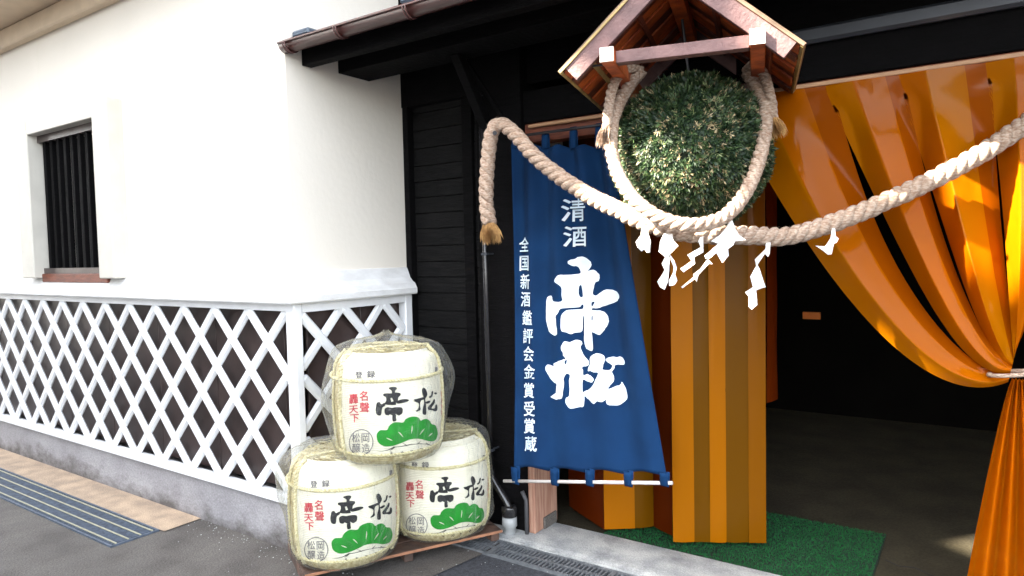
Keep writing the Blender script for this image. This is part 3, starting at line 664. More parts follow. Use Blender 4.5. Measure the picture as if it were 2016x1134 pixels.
cur = thing('draped_vinyl_curtain', (.1, 3.1, 0), 'glossy orange vinyl curtain gathered to the right across the open doorway', 'curtain')
def bez(P, t): a, b, c, d = P; return a * (1 - t) ** 3 + 3 * b * t * (1 - t) ** 2 + 3 * c * t * t * (1 - t) + d * t ** 3
L0 = [np.array(p, float) for p in ((1425, 200), (1570, 470), (1790, 830), (1985, 752))]
L1 = [np.array(p, float) for p in ((2130, 92), (2110, 300), (2060, 560), (2000, 690))]
def drape(u, v, du=0):
    """a point of the gathered curtain: u along the rail, v from rail to tie"""
    P = [L0[k] * (1 - u) + L1[k] * u for k in range(4)]; q = bez(P, v)
    if v < .001: q = q
    return q
def curtain_strip(u0, u1, creases, gap0, gap1, ybase, tone):
    # a few flat facets per strip, as heavy vinyl folds; gap0/gap1: how far its edges draw in half way down
    nu_, nv_ = 40, 60; V = []; Fc = []; cs = [c[0] for c in creases]; cy = [c[1] for c in creases]
    for j in range(nv_ + 1):
        v = j / nv_; g = math.sin(math.pi * min(1, v * 1.08)) ** 1.3
        for i in range(nu_ + 1):
            s_ = i / nu_; e0 = u0 + gap0 * g; e1 = u1 - gap1 * g; u = e0 + (e1 - e0) * s_; q = drape(u, v)
            y = ybase + float(np.interp(s_, cs, cy)) * (.18 + .82 * math.sin(math.pi * min(1, .06 + v * 1.05)) ** .8)
            y += .018 * mnoise.noise((u * 7, v * 3.3, ybase)) - .05 * math.sin(math.pi * v)
            kk = min(1, v * 6); kk = kk * kk * (3 - 2 * kk); y = (3.006 + .006 * float(np.interp(s_, cs, cy)) / .06) * (1 - kk) + y * kk
            y = min(y, 3.022 + .3 * max(0, v - .08))
            V.append(CAM + ray(*q) * (y / ray(*q)[1]))
    for i in range(nu_ + 1): V[i] = np.array([V[i][0], V[i][1], 2.146])
    for i in range(nu_ + 1, len(V)): V[i][2] = min(V[i][2], 2.14)
    for j in range(nv_):
        for i in range(nu_): k = j * (nu_ + 1) + i; Fc.append((k, k + 1, k + nu_ + 2, k + nu_ + 1))
    fm = [tone[min(len(tone) - 1, int(np.searchsorted(cs[1:], (i + .5) / nu_)))] for j in range(nv_) for i in range(nu_)]  # tone per facet: fold shading and layer overlap put into the colour
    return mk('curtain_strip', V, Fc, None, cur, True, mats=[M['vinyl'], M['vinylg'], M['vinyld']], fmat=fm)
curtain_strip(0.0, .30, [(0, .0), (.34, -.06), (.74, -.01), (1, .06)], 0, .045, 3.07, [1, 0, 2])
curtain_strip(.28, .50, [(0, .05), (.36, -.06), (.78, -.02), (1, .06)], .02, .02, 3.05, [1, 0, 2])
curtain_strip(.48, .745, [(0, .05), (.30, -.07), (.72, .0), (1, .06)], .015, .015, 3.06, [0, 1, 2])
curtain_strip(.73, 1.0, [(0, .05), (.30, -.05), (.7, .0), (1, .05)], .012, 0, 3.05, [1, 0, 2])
tiep = pY(1992, 735, 3.05)
# tail below the tie
V = []; Fc = []; n1, n2 = 60, 30; zt_ = tiep[2]
for j in range(n2 + 1):
    v = j / n2; z = zt_ - .02 + (.03 - zt_ + .02) * v; wd = .05 + .34 * v ** .8
    for i in range(n1 + 1):
        s_ = i / n1; V.append((tiep[0] + .02 + wd * (s_ - .40) - .02 * v, tiep[1] + .035 * math.sin(s_ * 2 * math.pi * 5) * (.5 + .5 * v), z))
for j in range(n2):
    for i in range(n1): k = j * (n1 + 1) + i; Fc.append((k, k + 1, k + n1 + 2, k + n1 + 1))
mk('tail', V, Fc, M['vinyl'], cur, True)
MB().tube([tiep + np.array([.07 * math.cos(a), .05 * math.sin(a), .01 * math.cos(a)]) for a in np.linspace(0, 2 * math.pi, 20)], .008, 8, False).done('tie_cord', M['rope'], cur, True)

# green mat
mt = thing('green_mat', (-1.0, 3.5, 0), 'green artificial turf mat lying in the doorway under the orange screen', 'mat')
mc = [pz(1183, 1056, .02), pz(1723, 1138, .02), pz(1743, 1050, .02), pz(1400, 990, .02)]
xa, xb, ya, yb_ = -1.63, -.385, 3.178, 3.93
MB().box((xa, ya, .0095), (xb, yb_, .016)).done('backing', M['turfedge'], mt)
N = 26000; P = np.column_stack([RNG.uniform(xa + .005, xb - .005, N), RNG.uniform(ya + .005, yb_ - .005, N)])
d = RNG.uniform(-.006, .006, (N, 2)); hgt = RNG.uniform(.006, .011, N); ang = RNG.uniform(0, 6.28, N)
V = np.zeros((N, 3, 3)); V[:, 0] = np.column_stack([P[:, 0] - np.cos(ang) * .0025, P[:, 1] - np.sin(ang) * .0025, np.full(N, .016)])
V[:, 1] = np.column_stack([P[:, 0] + np.cos(ang) * .0025, P[:, 1] + np.sin(ang) * .0025, np.full(N, .016)]); V[:, 2] = np.column_stack([P + d, .016 + hgt])
mk('turf', V.reshape(-1, 3), np.arange(N * 3).reshape(-1, 3), M['turf'], mt, kind='stuff')
# little orange sign inside
sg = thing('interior_sign', pY(1598, 622, 6.57), 'small orange sign glimpsed deep inside the dark doorway', 'sign')
s0, s1_ = pY(1580, 628, 6.57), pY(1615, 615, 6.57); box('plate', (s0[0], 6.57, s0[2]), (s1_[0], 6.598, s1_[2]), M['sign'], sg)


# ------------------------------------------------------------------ pallet and sake barrels
pl = thing('wooden_pallet', (-2.5, 2.5, 0), 'low brown wooden pallet carrying the three straw barrels', 'pallet')
c0 = pz(598, 1129, .06); c1 = pz(985, 1041, .06); dv = _n(c1 - c0); dv[2] = 0; dn = np.array([-dv[1], dv[0], 0])
Lp = np.linalg.norm(c1 - c0); 
for i in range(4):
    a = c0 + dn * (.035 + i * .115); a[2] = .056; MB().beam(a, a + dv * Lp, .108, .012, bev=.002).done('deck_board', M['pallet'], pl)
a = c0 - dn * .024; a[2] = .056; MB().beam(a, a + dv * Lp, .005, .013, bev=.001).done('edge_strip', M['palletedge'], pl)  # strip colour carries the warm light along the board edge
for f in (.02, .5, .97):
    a = c0 + dv * Lp * f; a[2] = .024; MB().beam(a, a + dn * .42, .045, .048, bev=.002).done('bearer', M['pallet'], pl)

KS = .982
RB, HB = .264 * KS, .475 * KS
PROF = [(.0, -.037), (.17, -.037), (.212, -.025), (.238, .008), (.250, .05), (.259, .12), (.264, .20), (.262, .30), (.257, .37), (.250, .415), (.238, .447), (.222, .463), (.200, .470), (.185, .466), (.172, .458), (.0, .478)]
PROF = [(r * KS, z * KS) for r, z in PROF]
pr_r = [p[0] for p in PROF[1:13]]; pr_z = [p[1] for p in PROF[1:13]]
def rad(z): return float(np.interp(z, pr_z, pr_r))
near = lambda x, y, z: np.array([x * KS, y * KS, 1.5 - (1.5 - z) * KS])
B1 = near(-2.59, 2.275, .074); B2 = near(-2.385, 2.765, .074); B3 = near(-2.365, 2.375, .580)
def hit(x, y, c):
    d = ray(x, y); r = RB
    for _ in range(6):
        A = d[0] ** 2 + d[1] ** 2; Bq = -2 * (d[0] * c[0] + d[1] * c[1]); K = c[0] ** 2 + c[1] ** 2 - r * r; disc = max(0, Bq * Bq - 4 * A * K)
        t = (-Bq - math.sqrt(disc)) / 2 / A; p = CAM + d * t; r = rad(min(max(p[2] - c[2], -.03), .46))
    return math.atan2(p[1] - c[1], p[0] - c[0]), min(max(p[2] - c[2], -.02), .462)
def surf(th, z, c, off): r = rad(z) + off; return (c[0] + r * math.cos(th), c[1] + r * math.sin(th), c[2] + z)
T1 = hit(624, 1081, B1)[0]
def print_loops():
    o = (640, 960, 7.087)
    G = [[(95,790),(100,740),(140,700),(190,695),(235,690),(260,640),(310,595),(370,580),(450,580),(480,535),(540,500),(610,485),(660,495),(690,530),(720,510),(770,495),(815,515),(840,550),(890,555),(915,600),(925,660),(905,730),(870,770),(800,785),(700,775),(620,780),(540,800),(460,840),(370,880),(290,905),(210,912),(150,890),(110,850)]]
    GH = [stroke_loop(q, [5, 16, 14, 6]) for q in ([(225,800),(250,808),(280,820),(305,830)], [(385,710),(405,725),(430,750),(450,772)], [(572,600),(573,640),(568,680),(565,718)], [(742,628),(722,655),(700,685),(678,718)], [(852,668),(835,685),(818,702),(798,722)])]
    TEI2 = [[(250,125),(310,105),(355,108),(362,130),(340,160),(338,200),(300,200),(295,160)],
        [(178,215),(200,200),(290,195),(340,180),(410,185),(412,215),(385,245),(375,300),(352,320),(345,350),(210,348),(220,290),(215,250),(185,235)],
        [(95,330),(130,318),(155,350),(190,330),(215,335),(200,370),(165,400),(150,495),(95,490),(78,430),(85,370)],
        [(360,300),(440,265),(520,262),(520,285),(450,315),(370,330)],
        [(200,410),(240,385),(300,390),(340,380),(435,380),(440,450),(410,480),(385,490),(350,470),(340,492),(300,490),(270,478),(255,495),(215,490),(200,460)],
        [(308,480),(350,480),(352,520),(358,560),(320,575),(305,555)]]
    TH = [[(275,262),(298,252),(320,300),(290,312)]]
    MA2 = [[(715,85),(740,80),(765,110),(780,160),(765,200),(750,230),(760,300),(765,430),(720,438),(715,370),(735,290),(730,220),(705,130)],
        [(595,255),(640,240),(700,215),(740,205),(740,235),(690,260),(680,330),(685,380),(650,410),(620,410),(655,370),(665,310),(640,290),(610,280)],
        [(755,270),(810,240),(820,260),(775,290)], [(800,190),(830,160),(840,110),(860,105),(855,150),(840,185),(815,205)], [(870,125),(900,108),(912,125),(890,140)],
        [(868,210),(885,215),(880,260),(850,310),(838,340),(880,330),(890,290),(905,270),(920,300),(915,350),(880,372),(850,365),(800,370),(785,340),(820,290),(850,250)]]
    BR = [([(105,982),(180,975),(240,962),(300,932),(330,915),(420,902),(490,882),(560,862),(650,845)], [2,5,7,12,8,7,9,7,5]), ([(318,905),(340,915),(300,948),(270,965)], [4,9,8,3]), ([(440,855),(475,868),(505,885)], [3,7,9]),
          ([(640,850),(665,830),(690,800)], [9,7,3]), ([(650,842),(720,835),(780,828),(830,832),(880,825)], [8,6,9,6,2]), ([(760,812),(780,822),(800,838)], [3,7,5])]
    return o, G, GH, TEI2, TH, MA2, BR
def ring_loop(cx, cy, rx, ry, n=40): return np.array([(cx + rx * math.cos(2 * math.pi * i / n), cy + ry * math.sin(2 * math.pi * i / n)) for i in range(n)])
o_, G_, GH_, TE_, TH_, MA_, BR_ = print_loops()
def tz(vo): return [hit(x, y, B1) for x, y in vo]
PR = {}
def addp(key, mat_, vo, fo): PR[key] = (mat_, tz(vo), fo)
vo, fo = fill([smooth_loop(zt(G_[0], *o_), 3)], [zt(h, *o_) for h in GH_], 4.0); addp('pine_emblem', 'inkg', vo, fo)
def multi(loops, holes, grid=4.0, sm=3):
    V = []; Fc = []
    for lp in loops:
        L2 = smooth_loop(zt(lp, *o_), sm); hh = [zt(h, *o_) for h in holes if inside(np.array([np.mean(h, 0)]), np.array(lp, float))[0]]
        v_, f_ = fill([L2], hh, grid); b = len(V); V += list(v_); Fc += [tuple(i + b for i in f) for f in f_]
    return V, Fc
vo, fo = multi(TE_, TH_); addp('brush_character', 'inkb', vo, fo)
vo, fo = multi(MA_, []); addp('brush_character_2', 'inkb', vo, fo)
V = []; Fc = []
for P, wd in BR_:
    L2 = zt(stroke_loop(P, wd), *o_); v_, f_ = fill([L2], [], 5); b = len(V); V += list(v_); Fc += [tuple(i + b for i in f) for f in f_]
addp('branch_drawing', 'inkb', V, Fc)
v1, f1 = fill([ring_loop(624, 1081, 23, 24.5)], [ring_loop(624, 1081, 21.6, 23.1)], 90); addp('round_stamp', 'inkgrey', v1, f1)
ident = lambda x, y, e=0: (x, y)
def chars(key, mat_, items, bold=0):
    v_, f_ = [], []
    for ch, x, y, w_, h_ in items: put_glyph(v_, f_, ch, x, y, w_, h_, ident, rot=-.02, bold=bold)
    addp(key, mat_, v_, f_)
chars('stamp_characters', 'inkgrey', [('松', 614, 1072, 15, 17), ('岡', 632, 1073, 15, 17), ('醸', 615, 1091, 15, 17), ('造', 633, 1092, 15, 17)])
chars('red_characters', 'inkr', [('名', 628, 993, 17, 19), ('聲', 630, 1015, 18, 19), ('轟', 609, 998, 17, 19), ('天', 609, 1018, 17, 16), ('下', 611, 1035, 16, 16)], .5)
chars('small_characters', 'inkgrey', [('登', 619, 952, 13, 14), ('録', 642, 951, 15, 14), ('標', 767, 931, 5, 13)], .4)
chars('small_characters_2', 'inkb', [('ミ', 681, 1101, 5, 6), ('カ', 702, 1099, 7, 7), ('ド', 720, 1095, 5, 6), ('マ', 739, 1089, 6, 6), ('ツ', 752, 1085, 5, 5)], .3)
chars('red_side_note', 'inkr', [('清', 779, 975, 6, 10), ('酒', 779.5, 987, 6, 10), ('特', 780, 999, 6, 10), ('撰', 780, 1011, 6, 10)])
DZ = {2: -.014}
def barrel(c, stamp_px, label, seed, z_bulge):
    b = thing('sake_barrel', c, label, 'sake barrel', 'straw wrapped sake barrels stacked on the pallet')
    rnd = random.Random(seed)
    dth = hit(stamp_px[0], stamp_px[1], c)[0] - T1; dz = DZ.get(seed, 0)
    q = MB(); q.lathe(PROF, c, 72); q.done('body', M['straw'], b, True)
    tl_ = T1 + dth - .40; tr_ = T1 + dth + 1.72
    V = []; Fc = []; zs = np.concatenate([np.linspace(.030, .44, 22), [.449, .457, .4635, .467]]); ths = np.linspace(tl_, tr_, 60)
    for z in zs:
        for th in ths:
            r = rad(z) + .003 + .0012 * mnoise.noise((th * 6, z * 14, seed)); V.append((c[0] + r * math.cos(th), c[1] + r * math.sin(th), c[2] + z))
    V += [(c[0] + (.196 + .006 * mnoise.noise((th * 9, 1, seed))) * math.cos(th), c[1] + .196 * math.sin(th), c[2] + .4745) for th in ths]
    nz = len(zs) + 1
    for j in range(nz - 1):
        for i in range(59): k = j * 60 + i; Fc.append((k, k + 1, k + 61, k + 60))
    mk('printed_wrap', V, Fc, M['label'], b, True)
    for key, (mm, TZ, fo) in PR.items():
        mk(key.replace('_2', ''), [surf(th + dth, z + dz, c, .0062) for th, z in TZ], fo, M[mm], b)
    # straw ropes
    def srope(P, r, name='straw_rope', strands=2, pitch=.03):
        P = catmull(P, 4) if len(P) < 30 else [np.array(p) for p in P]; m = MB(); Ls = [0]
        for i in range(1, len(P)): Ls.append(Ls[-1] + np.linalg.norm(P[i] - P[i - 1]))
        n = int(Ls[-1] / (pitch / 7)) + 2; U = np.linspace(0, Ls[-1], n); PP = np.array([[np.interp(u_, Ls, [p[k] for p in P]) for k in range(3)] for u_ in U])
        T = np.gradient(PP, axis=0); T /= np.linalg.norm(T, axis=1)[:, None]; nn = np.cross(T, np.array([.13, .2, .97])); nn /= np.linalg.norm(nn, axis=1)[:, None]; bb = np.cross(T, nn)
        for k in range(strands):
            a = U / pitch * 2 * math.pi + k * 2 * math.pi / strands
            m.tube(PP + (nn * np.cos(a)[:, None] + bb * np.sin(a)[:, None]) * r * .5, r * .6, 5)
        return m.done(name, M['strawrope'], b, True)
    srope([surf(th, .360, c, .006) for th in np.linspace(0, 2 * math.pi, 60)], .0085)
    srope([surf(th, .026, c, .004) for th in np.linspace(0, 2 * math.pi, 60)], .0075)
    for k, th in enumerate((tl_ - .03, tl_ - .30, tr_ + .03)):
        srope([surf(th, z, c, .007) for z in (-.01, .04, .09, .16, .24, .32, .40, .44)] + [(c[0] + .20 * math.cos(th), c[1] + .20 * math.sin(th), c[2] + .484)], .0095 if k != 1 else .007)
    # rope across the lid
    a0, a1 = tl_ - .05, tl_ + 2.4
    srope([(c[0] + .205 * math.cos(a0), c[1] + .205 * math.sin(a0), c[2] + .485)] + [(c[0] + .205 * ((1 - s_) * math.cos(a0) + s_ * math.cos(a1)), c[1] + .205 * ((1 - s_) * math.sin(a0) + s_ * math.sin(a1)), c[2] + .490) for s_ in (.3, .6)] + [(c[0] + .2 * math.cos(a1), c[1] + .2 * math.sin(a1), c[2] + .483)], .007)
    # loose straw of the lid
    m = MB()
    for _ in range(700):
        r = .185 * math.sqrt(rnd.random()); a = rnd.uniform(0, 6.283); L_ = rnd.uniform(.02, .05); t = a + rnd.gauss(math.pi / 2, .5); x, y = c[0] + r * math.cos(a), c[1] + r * math.sin(a)
        z = c[2] + .470 + .012 * (1 - r / .19) + rnd.uniform(0, .012); dx, dy = math.cos(t) * L_ / 2, math.sin(t) * L_ / 2; wx, wy = -math.sin(t) * .0017, math.cos(t) * .0017
        m.add([(x - dx + wx, y - dy + wy, z), (x - dx - wx, y - dy - wy, z + .001), (x + dx - wx, y + dy - wy, z + rnd.uniform(-.004, .006)), (x + dx + wx, y + dy + wy, z + .002)], [(0, 1, 2, 3)])
    m.done('loose_straw', M['strawrope'], b, kind='stuff')
    # clear plastic wrap with gathered peak and loose bulges
    prof = [(.19, -.036), (.235, -.018), (.256, .03), (.270, .12), (.276, .22), (.275, .30), (.271, .37), (.265, .42), (.254, .458), (.236, .484), (.200, .502), (.14, .514), (.08, .524), (.03, .540), (.012, .556)]
    V = []; n = 110; P2 = catmull([(r, z, 0) for r, z in prof], 4)
    for r, z, _z in P2:
        for k in range(n):
            a = 2 * math.pi * k / n
            w1 = 1.8 * mnoise.noise((math.cos(a) * 2.2, math.sin(a) * 2.2, z * 3 + seed)); w2 = 1.3 * mnoise.noise((math.cos(a) * 9, math.sin(a) * 9, z * 2.5 + seed))
            bl_ = 0
            for (ba, bz, bh, bs) in z_bulge: bl_ += bh * math.exp(-((a - ba + math.pi) % (2 * math.pi) - math.pi) ** 2 / .09 - ((z - bz) / bs) ** 2)
            rr = r + (.006 * w1 + .006 * w2 + bl_) * min(1, r / .15)
            V.append((c[0] + rr * math.cos(a), c[1] + rr * math.sin(a), c[2] + z + .006 * w2 * (z > .45)))
    m = len(P2); Fc = [(i * n + k, i * n + (k + 1) % n, (i + 1) * n + (k + 1) % n, (i + 1) * n + k) for i in range(m - 1) for k in range(n)]
    mk('plastic_wrap', V, Fc, M['wrap'], b, True)
    return b
def side(c, right):      # direction of the barrel's silhouette as the photo shows it
    a = math.atan2(-c[1], -c[0]); return (a + (1.45 if right else -1.45)) % (2 * math.pi)
barrel(B1, (624, 1081), 'lower left sake barrel, nearest on the pallet, with the pallet corner sticking out under it', 1, [(side(B1, False), .40, .035, .09), (side(B1, False), .28, .02, .06)])
barrel(B2, (821.5, 1031), 'lower right sake barrel standing next to the downpipe', 2, [(side(B2, True), .06, .02, .05)])
barrel(B3, (711, 857), 'top sake barrel resting on the two others', 3, [(side(B3, False), .25, .03, .13), (side(B3, True), .34, .045, .12)])

# ------------------------------------------------------------------ miniature roof
rf = thing('miniature_gabled_roof', (-.95, 2.62, 2.148), 'small red cedar gabled roof sheltering the cedar ball in front of the doorway', 'roof')
Vv = np.array([-.2523, .9676, 0]); Uv = np.array([.9676, .2523, 0]); Zv = np.array([0, 0, 1.0])
PL = np.array([-1.236, 2.165, 2.148]); W_, D_, pu, ph = .782, .735, .378, .345
def Lp_(u, z, d): return PL + Uv * u + Zv * z + Vv * d
def lbox(u0, u1, z0, z1, d0, d1, bev=.002): return MB().obox(Lp_((u0 + u1) / 2, (z0 + z1) / 2, (d0 + d1) / 2), Uv, Vv, Zv, (abs(u1 - u0) / 2, abs(d1 - d0) / 2, abs(z1 - z0) / 2), bev)
def slopebox(side_, s0, s1, d0, d1, t0, t1, bev=.0015):
    """a box on a slope: s along the slope from eave (0) to ridge (1), t below the roof surface"""
    e = Lp_(0, 0, 0) if side_ < 0 else Lp_(W_, 0, 0); r = Lp_(pu, ph, 0); v = r - e; L_ = np.linalg.norm(v); ax = v / L_; nn = np.cross(Vv, ax); nn = nn if nn[2] > 0 else -nn
    c = e + ax * L_ * (s0 + s1) / 2 + Vv * (d0 + d1) / 2 - nn * (t0 + t1) / 2
    return MB().obox(c, ax, Vv, nn, (L_ * (s1 - s0) / 2, (d1 - d0) / 2, (t1 - t0) / 2), bev)
for sd in (-1, 1):
    slopebox(sd, -.03, 1.0, -.028, D_ + .02, -.006, 0).done('metal_cover', M['copper'], rf)
    nb = 9; wb = D_ / nb
    for i in range(nb):
        up = .011 if i % 2 else .002
        slopebox(sd, -.005, .985, i * wb - (.006 if i % 2 == 0 else -.004), (i + 1) * wb + (.006 if i % 2 == 0 else -.004), up, up + .009).done('roof_board', M['cedar'] if (i % 3 != 1) else M['cedard'], rf)
    for s_ in (.16, .60):
        slopebox(sd, s_, s_ + .035, .02, D_ - .02, .0215, .038).done('batten', M['batten'] if sd < 0 and s_ < .3 else M['cedard'], rf)
    slopebox(sd, .02, .985, -.022, -.001, .004, .066).done('rake_board', M['rake'], rf)
    slopebox(sd, .02, .985, D_ + .001, D_ + .02, .004, .066).done('rake_board', M['rake'], rf)
    slopebox(sd, -.028, .985, -.0285, -.0225, -.002, .008).done('edge_strip', M['batten'] if sd < 0 else M['copper'], rf)
    slopebox(sd, -.030, -.008, -.02, D_ + .01, .001, .010).done('eave_strip', M['batten'], rf)
lbox(pu - .026, pu + .026, ph - .10, ph - .045, -.045, 1.05).done('ridge_beam', M['cedar'], rf)
for u in (.165, .652):
    o = lbox(u - .024, u + .024, .003, .052, -.045, D_ + .01, .003).done('eave_beam', M['cedar'], rf)
    lbox(u - .0245, u + .0245, .0025, .0525, -.048, -.0455, .001).done('painted_end', M['endgrain'], o)
lbox(.190, .627, .004, .046, -.012, .030).done('tie_beam', M['rake'], rf)
lbox(.190, .627, .004, .046, D_ - .06, D_ - .02).done('tie_beam', M['cedard'], rf)
MB().tube([Lp_(.10, .012, .02), Lp_(.72, .012, .02)], .004, 6).done('iron_rod', M['dkpole'], rf)

# ------------------------------------------------------------------ cedar ball
BC = pd(1359, 302, 2.72); BR = .322
cb = thing('cedar_ball', BC, 'big round green ball of cedar sprigs hanging under the small roof', 'cedar ball')
def sphere(c, r, n=32):
    return MB().lathe([(max(1e-4, r * math.sin(math.pi * i / n)), -r * math.cos(math.pi * i / n)) for i in range(n + 1)], c, n * 2)
sphere(BC, BR - .035).done('core', M['core'], cb, True)
N = 19000
g = RNG.normal(size=(N, 3)); nrm = g / np.linalg.norm(g, axis=1)[:, None]
lump = np.array([mnoise.noise(tuple(v * 4.2)) + .5 * mnoise.noise(tuple(v * 11)) for v in nrm])
bp = nrm * (BR - .036 + .012 * lump[:, None]) + BC
flow = np.array([[mnoise.noise(tuple(v * 5 + 3)), mnoise.noise(tuple(v * 5 + 20)), mnoise.noise(tuple(v * 5 + 40)) - .35] for v in nrm])
axis = nrm + flow * 1.3 + RNG.normal(size=(N, 3)) * .35; axis /= np.linalg.norm(axis, axis=1)[:, None]
NB = 7; ln = RNG.uniform(.018, .040, N)
dark = np.array([.010, .030, .010]); midc = np.array([.036, .070, .020]); dry = np.array([.34, .27, .15]); pale = np.array([.17, .21, .09])
kcol = RNG.random(N); colr = np.where(kcol[:, None] < .45, dark, midc)
pdry = .06 + .10 * (lump > .15); colr = np.where((kcol > 1 - pdry)[:, None], dry, colr); colr = np.where(((kcol > .78) & (kcol < .86))[:, None], pale, colr)
colr = colr * RNG.uniform(.7, 1.35, (N, 1))
VV = []; CC = []
for k in range(NB):
    t = (k / NB) * .75; rd = RNG.normal(size=(N, 3)); rd -= axis * (rd * axis).sum(1)[:, None]; rd /= np.linalg.norm(rd, axis=1)[:, None]
    st = bp + axis * (ln * t)[:, None]; dr = axis * .75 + rd * (.65 if k else .1); dr /= np.linalg.norm(dr, axis=1)[:, None]
    wd = np.cross(dr, nrm); wd /= (np.linalg.norm(wd, axis=1)[:, None] + 1e-6); L2 = (ln * (.75 - .35 * t))[:, None]
    VV.append(np.stack([st - wd * .0011, st + wd * .0011, st + dr * L2 * .6 + wd * .0019, st + dr * L2, st + dr * L2 * .6 - wd * .0019], 1)); CC.append(np.repeat(colr[:, None, :], 5, 1))
VV = np.concatenate(VV).reshape(-1, 3); CC = np.concatenate(CC).reshape(-1, 3)
me = bpy.data.meshes.new('sprigs'); nf = len(VV) // 5
me.vertices.add(len(VV)); me.vertices.foreach_set('co', (VV - BC).ravel()); me.loops.add(nf * 5); me.loops.foreach_set('vertex_index', np.arange(nf * 5))
me.polygons.add(nf); me.polygons.foreach_set('loop_start', np.arange(nf) * 5); me.polygons.foreach_set('loop_total', np.full(nf, 5)); me.update()
ca = me.color_attributes.new('tint', 'FLOAT_COLOR', 'POINT'); ca.data.foreach_set('color', np.column_stack([CC, np.ones(len(CC))]).ravel())
me.materials.append(M['needles']); spo = bpy.data.objects.new('cedar_sprigs', me); COL.objects.link(spo); spo.parent = cb; spo['kind'] = 'stuff'
MB().tube([BC + np.array([0, 0, BR - .05]), Lp_(pu, ph - .10, D_ / 2)], .006, 8).done('hanging_wire', M['dkpole'], cb)

# ------------------------------------------------------------------ ropes
def rope_mesh(P, R, pitch, strands=3, taper=None):
    P = catmull(P, 10); Ls = [0]
    for i in range(1, len(P)): Ls.append(Ls[-1] + np.linalg.norm(P[i] - P[i - 1]))
    n = int(Ls[-1] / (pitch / 16)) + 2; U = np.linspace(0, Ls[-1], n); A = np.array(P)
    PP = np.column_stack([np.interp(U, Ls, A[:, k]) for k in range(3)]); T = np.gradient(PP, axis=0); T /= np.linalg.norm(T, axis=1)[:, None]
    nn = np.zeros_like(T); u = _n(np.cross(T[0], [.1, .9, .2]))
    for i in range(n): u = _n(u - T[i] * u.dot(T[i])); nn[i] = u
    bb = np.cross(T, nn); m = MB()
    for k in range(strands):
        a = -U / pitch * 2 * math.pi + k * 2 * math.pi / strands
        wob = np.array([1 + .13 * mnoise.noise((u_ * 14, k * 5.0, R * 100)) for u_ in U]); wr = np.array([1 + .12 * mnoise.noise((u_ * 22, k * 7.0, R * 50)) for u_ in U])
        m.tube(PP + (nn * np.cos(a)[:, None] + bb * np.sin(a)[:, None]) * (R * .50 * wob)[:, None], list(R * .56 * wr), 10)
    # loose fibres
    f = MB(); rr = random.Random(int(R * 1e4))
    for _ in range(int(Ls[-1] * 900)):
        i = rr.randrange(n - 1); a = rr.uniform(0, 6.28); o = (nn[i] * math.cos(a) + bb[i] * math.sin(a)); p = PP[i] + o * R * .97; d_ = _n(T[i] * rr.choice((-1, 1)) + o * rr.uniform(.1, .7)); L_ = rr.uniform(.008, .026)
        q = p + d_ * L_; w_ = _n(np.cross(d_, o)) * .0005; f.add([p - w_, p + w_, q], [(0, 1, 2)])
    return m, f, PP, T
def fray(p, d_, L_, R, n=160, seed=1):
    m = MB(); rr = random.Random(seed); d_ = _n(np.array(d_, float)); a = _n(np.cross(d_, [.3, .9, .1])); b = np.cross(d_, a)
    for _ in range(n):
        t = rr.uniform(0, 6.28); r0 = R * math.sqrt(rr.random()); s = p + (a * math.cos(t) + b * math.sin(t)) * r0 * .9
        o = (a * math.cos(t) + b * math.sin(t)); e = s + d_ * L_ * rr.uniform(.6, 1) + o * r0 * rr.uniform(.1, .9); mid = (s + e) / 2 + o * .006
        w_ = _n(np.cross(d_, o)) * .0011; m.add([s - w_, s + w_, mid + w_, e, mid - w_], [(0, 1, 2, 3, 4)])
    return m
RP = [pd(963, 440, 3.07), pd(957, 390, 3.07), pd(960, 320, 3.07), pd(968, 262, 3.07), pd(985, 245, 3.06), pd(1012, 262, 3.02), pd(1050, 305, 2.95), pd(1100, 347, 2.88), pd(1160, 385, 2.76), pd(1220, 415, 2.62), pd(1275, 440, 2.50), pd(1345, 457, 2.40), pd(1420, 462, 2.39), pd(1490, 464, 2.42), pd(1540, 466, 2.44), pd(1600, 452, 2.44), pd(1690, 419, 2.43), pd(1780, 380, 2.42), pd(1860, 342, 2.40), pd(1950, 290, 2.38), pd(2060, 215, 2.37), pd(2200, 110, 2.36)]
r1 = thing('festoon_rope', RP[10], 'long thick straw rope swagged across the doorway from the downpipe under the cedar ball', 'rope')
m_, f_, PP, TT = rope_mesh(RP, .033, .125)
m_.done('twisted_strands', M['rope'], r1, True); f_.done('loose_fibres', M['rope'], r1, kind='stuff')
fray(RP[0], RP[0] - RP[1], .10, .032, 320, 3).done('frayed_end', M['ropetip'], r1, kind='stuff')
MB().tube([pd(974, 262, 3.02), pd(974, 262, 3.2)], .010, 8).done('hook', M['dkpole'], r1)
LPx = [(1262, 140, 2.70), (1240, 168, 2.66), (1214, 212, 2.60), (1203, 262, 2.56), (1206, 310, 2.52), (1226, 362, 2.44), (1262, 405, 2.37), (1312, 434, 2.33), (1368, 443, 2.31), (1424, 428, 2.33), (1462, 388, 2.37), (1488, 335, 2.42), (1503, 278, 2.47), (1507, 225, 2.52), (1492, 180, 2.58), (1470, 140, 2.66)]
def front_depth(x, y, t): rho = math.hypot(x - 1359, y - 302) / F * 2.62; return min(t, 2.70 - math.sqrt(max(0, (BR + .022) ** 2 - rho ** 2)))
LP2 = [pd(x, y, front_depth(x, y, t)) for x, y, t in LPx]
r2_ = thing('ball_rope', LP2[8], 'straw rope slung in a loop from the small roof round the cedar ball', 'rope')
m_, f_, _, _ = rope_mesh(LP2, .0245, .095); m_.done('twisted_strands', M['rope'], r2_, True); f_.done('loose_fibres', M['rope'], r2_, kind='stuff')
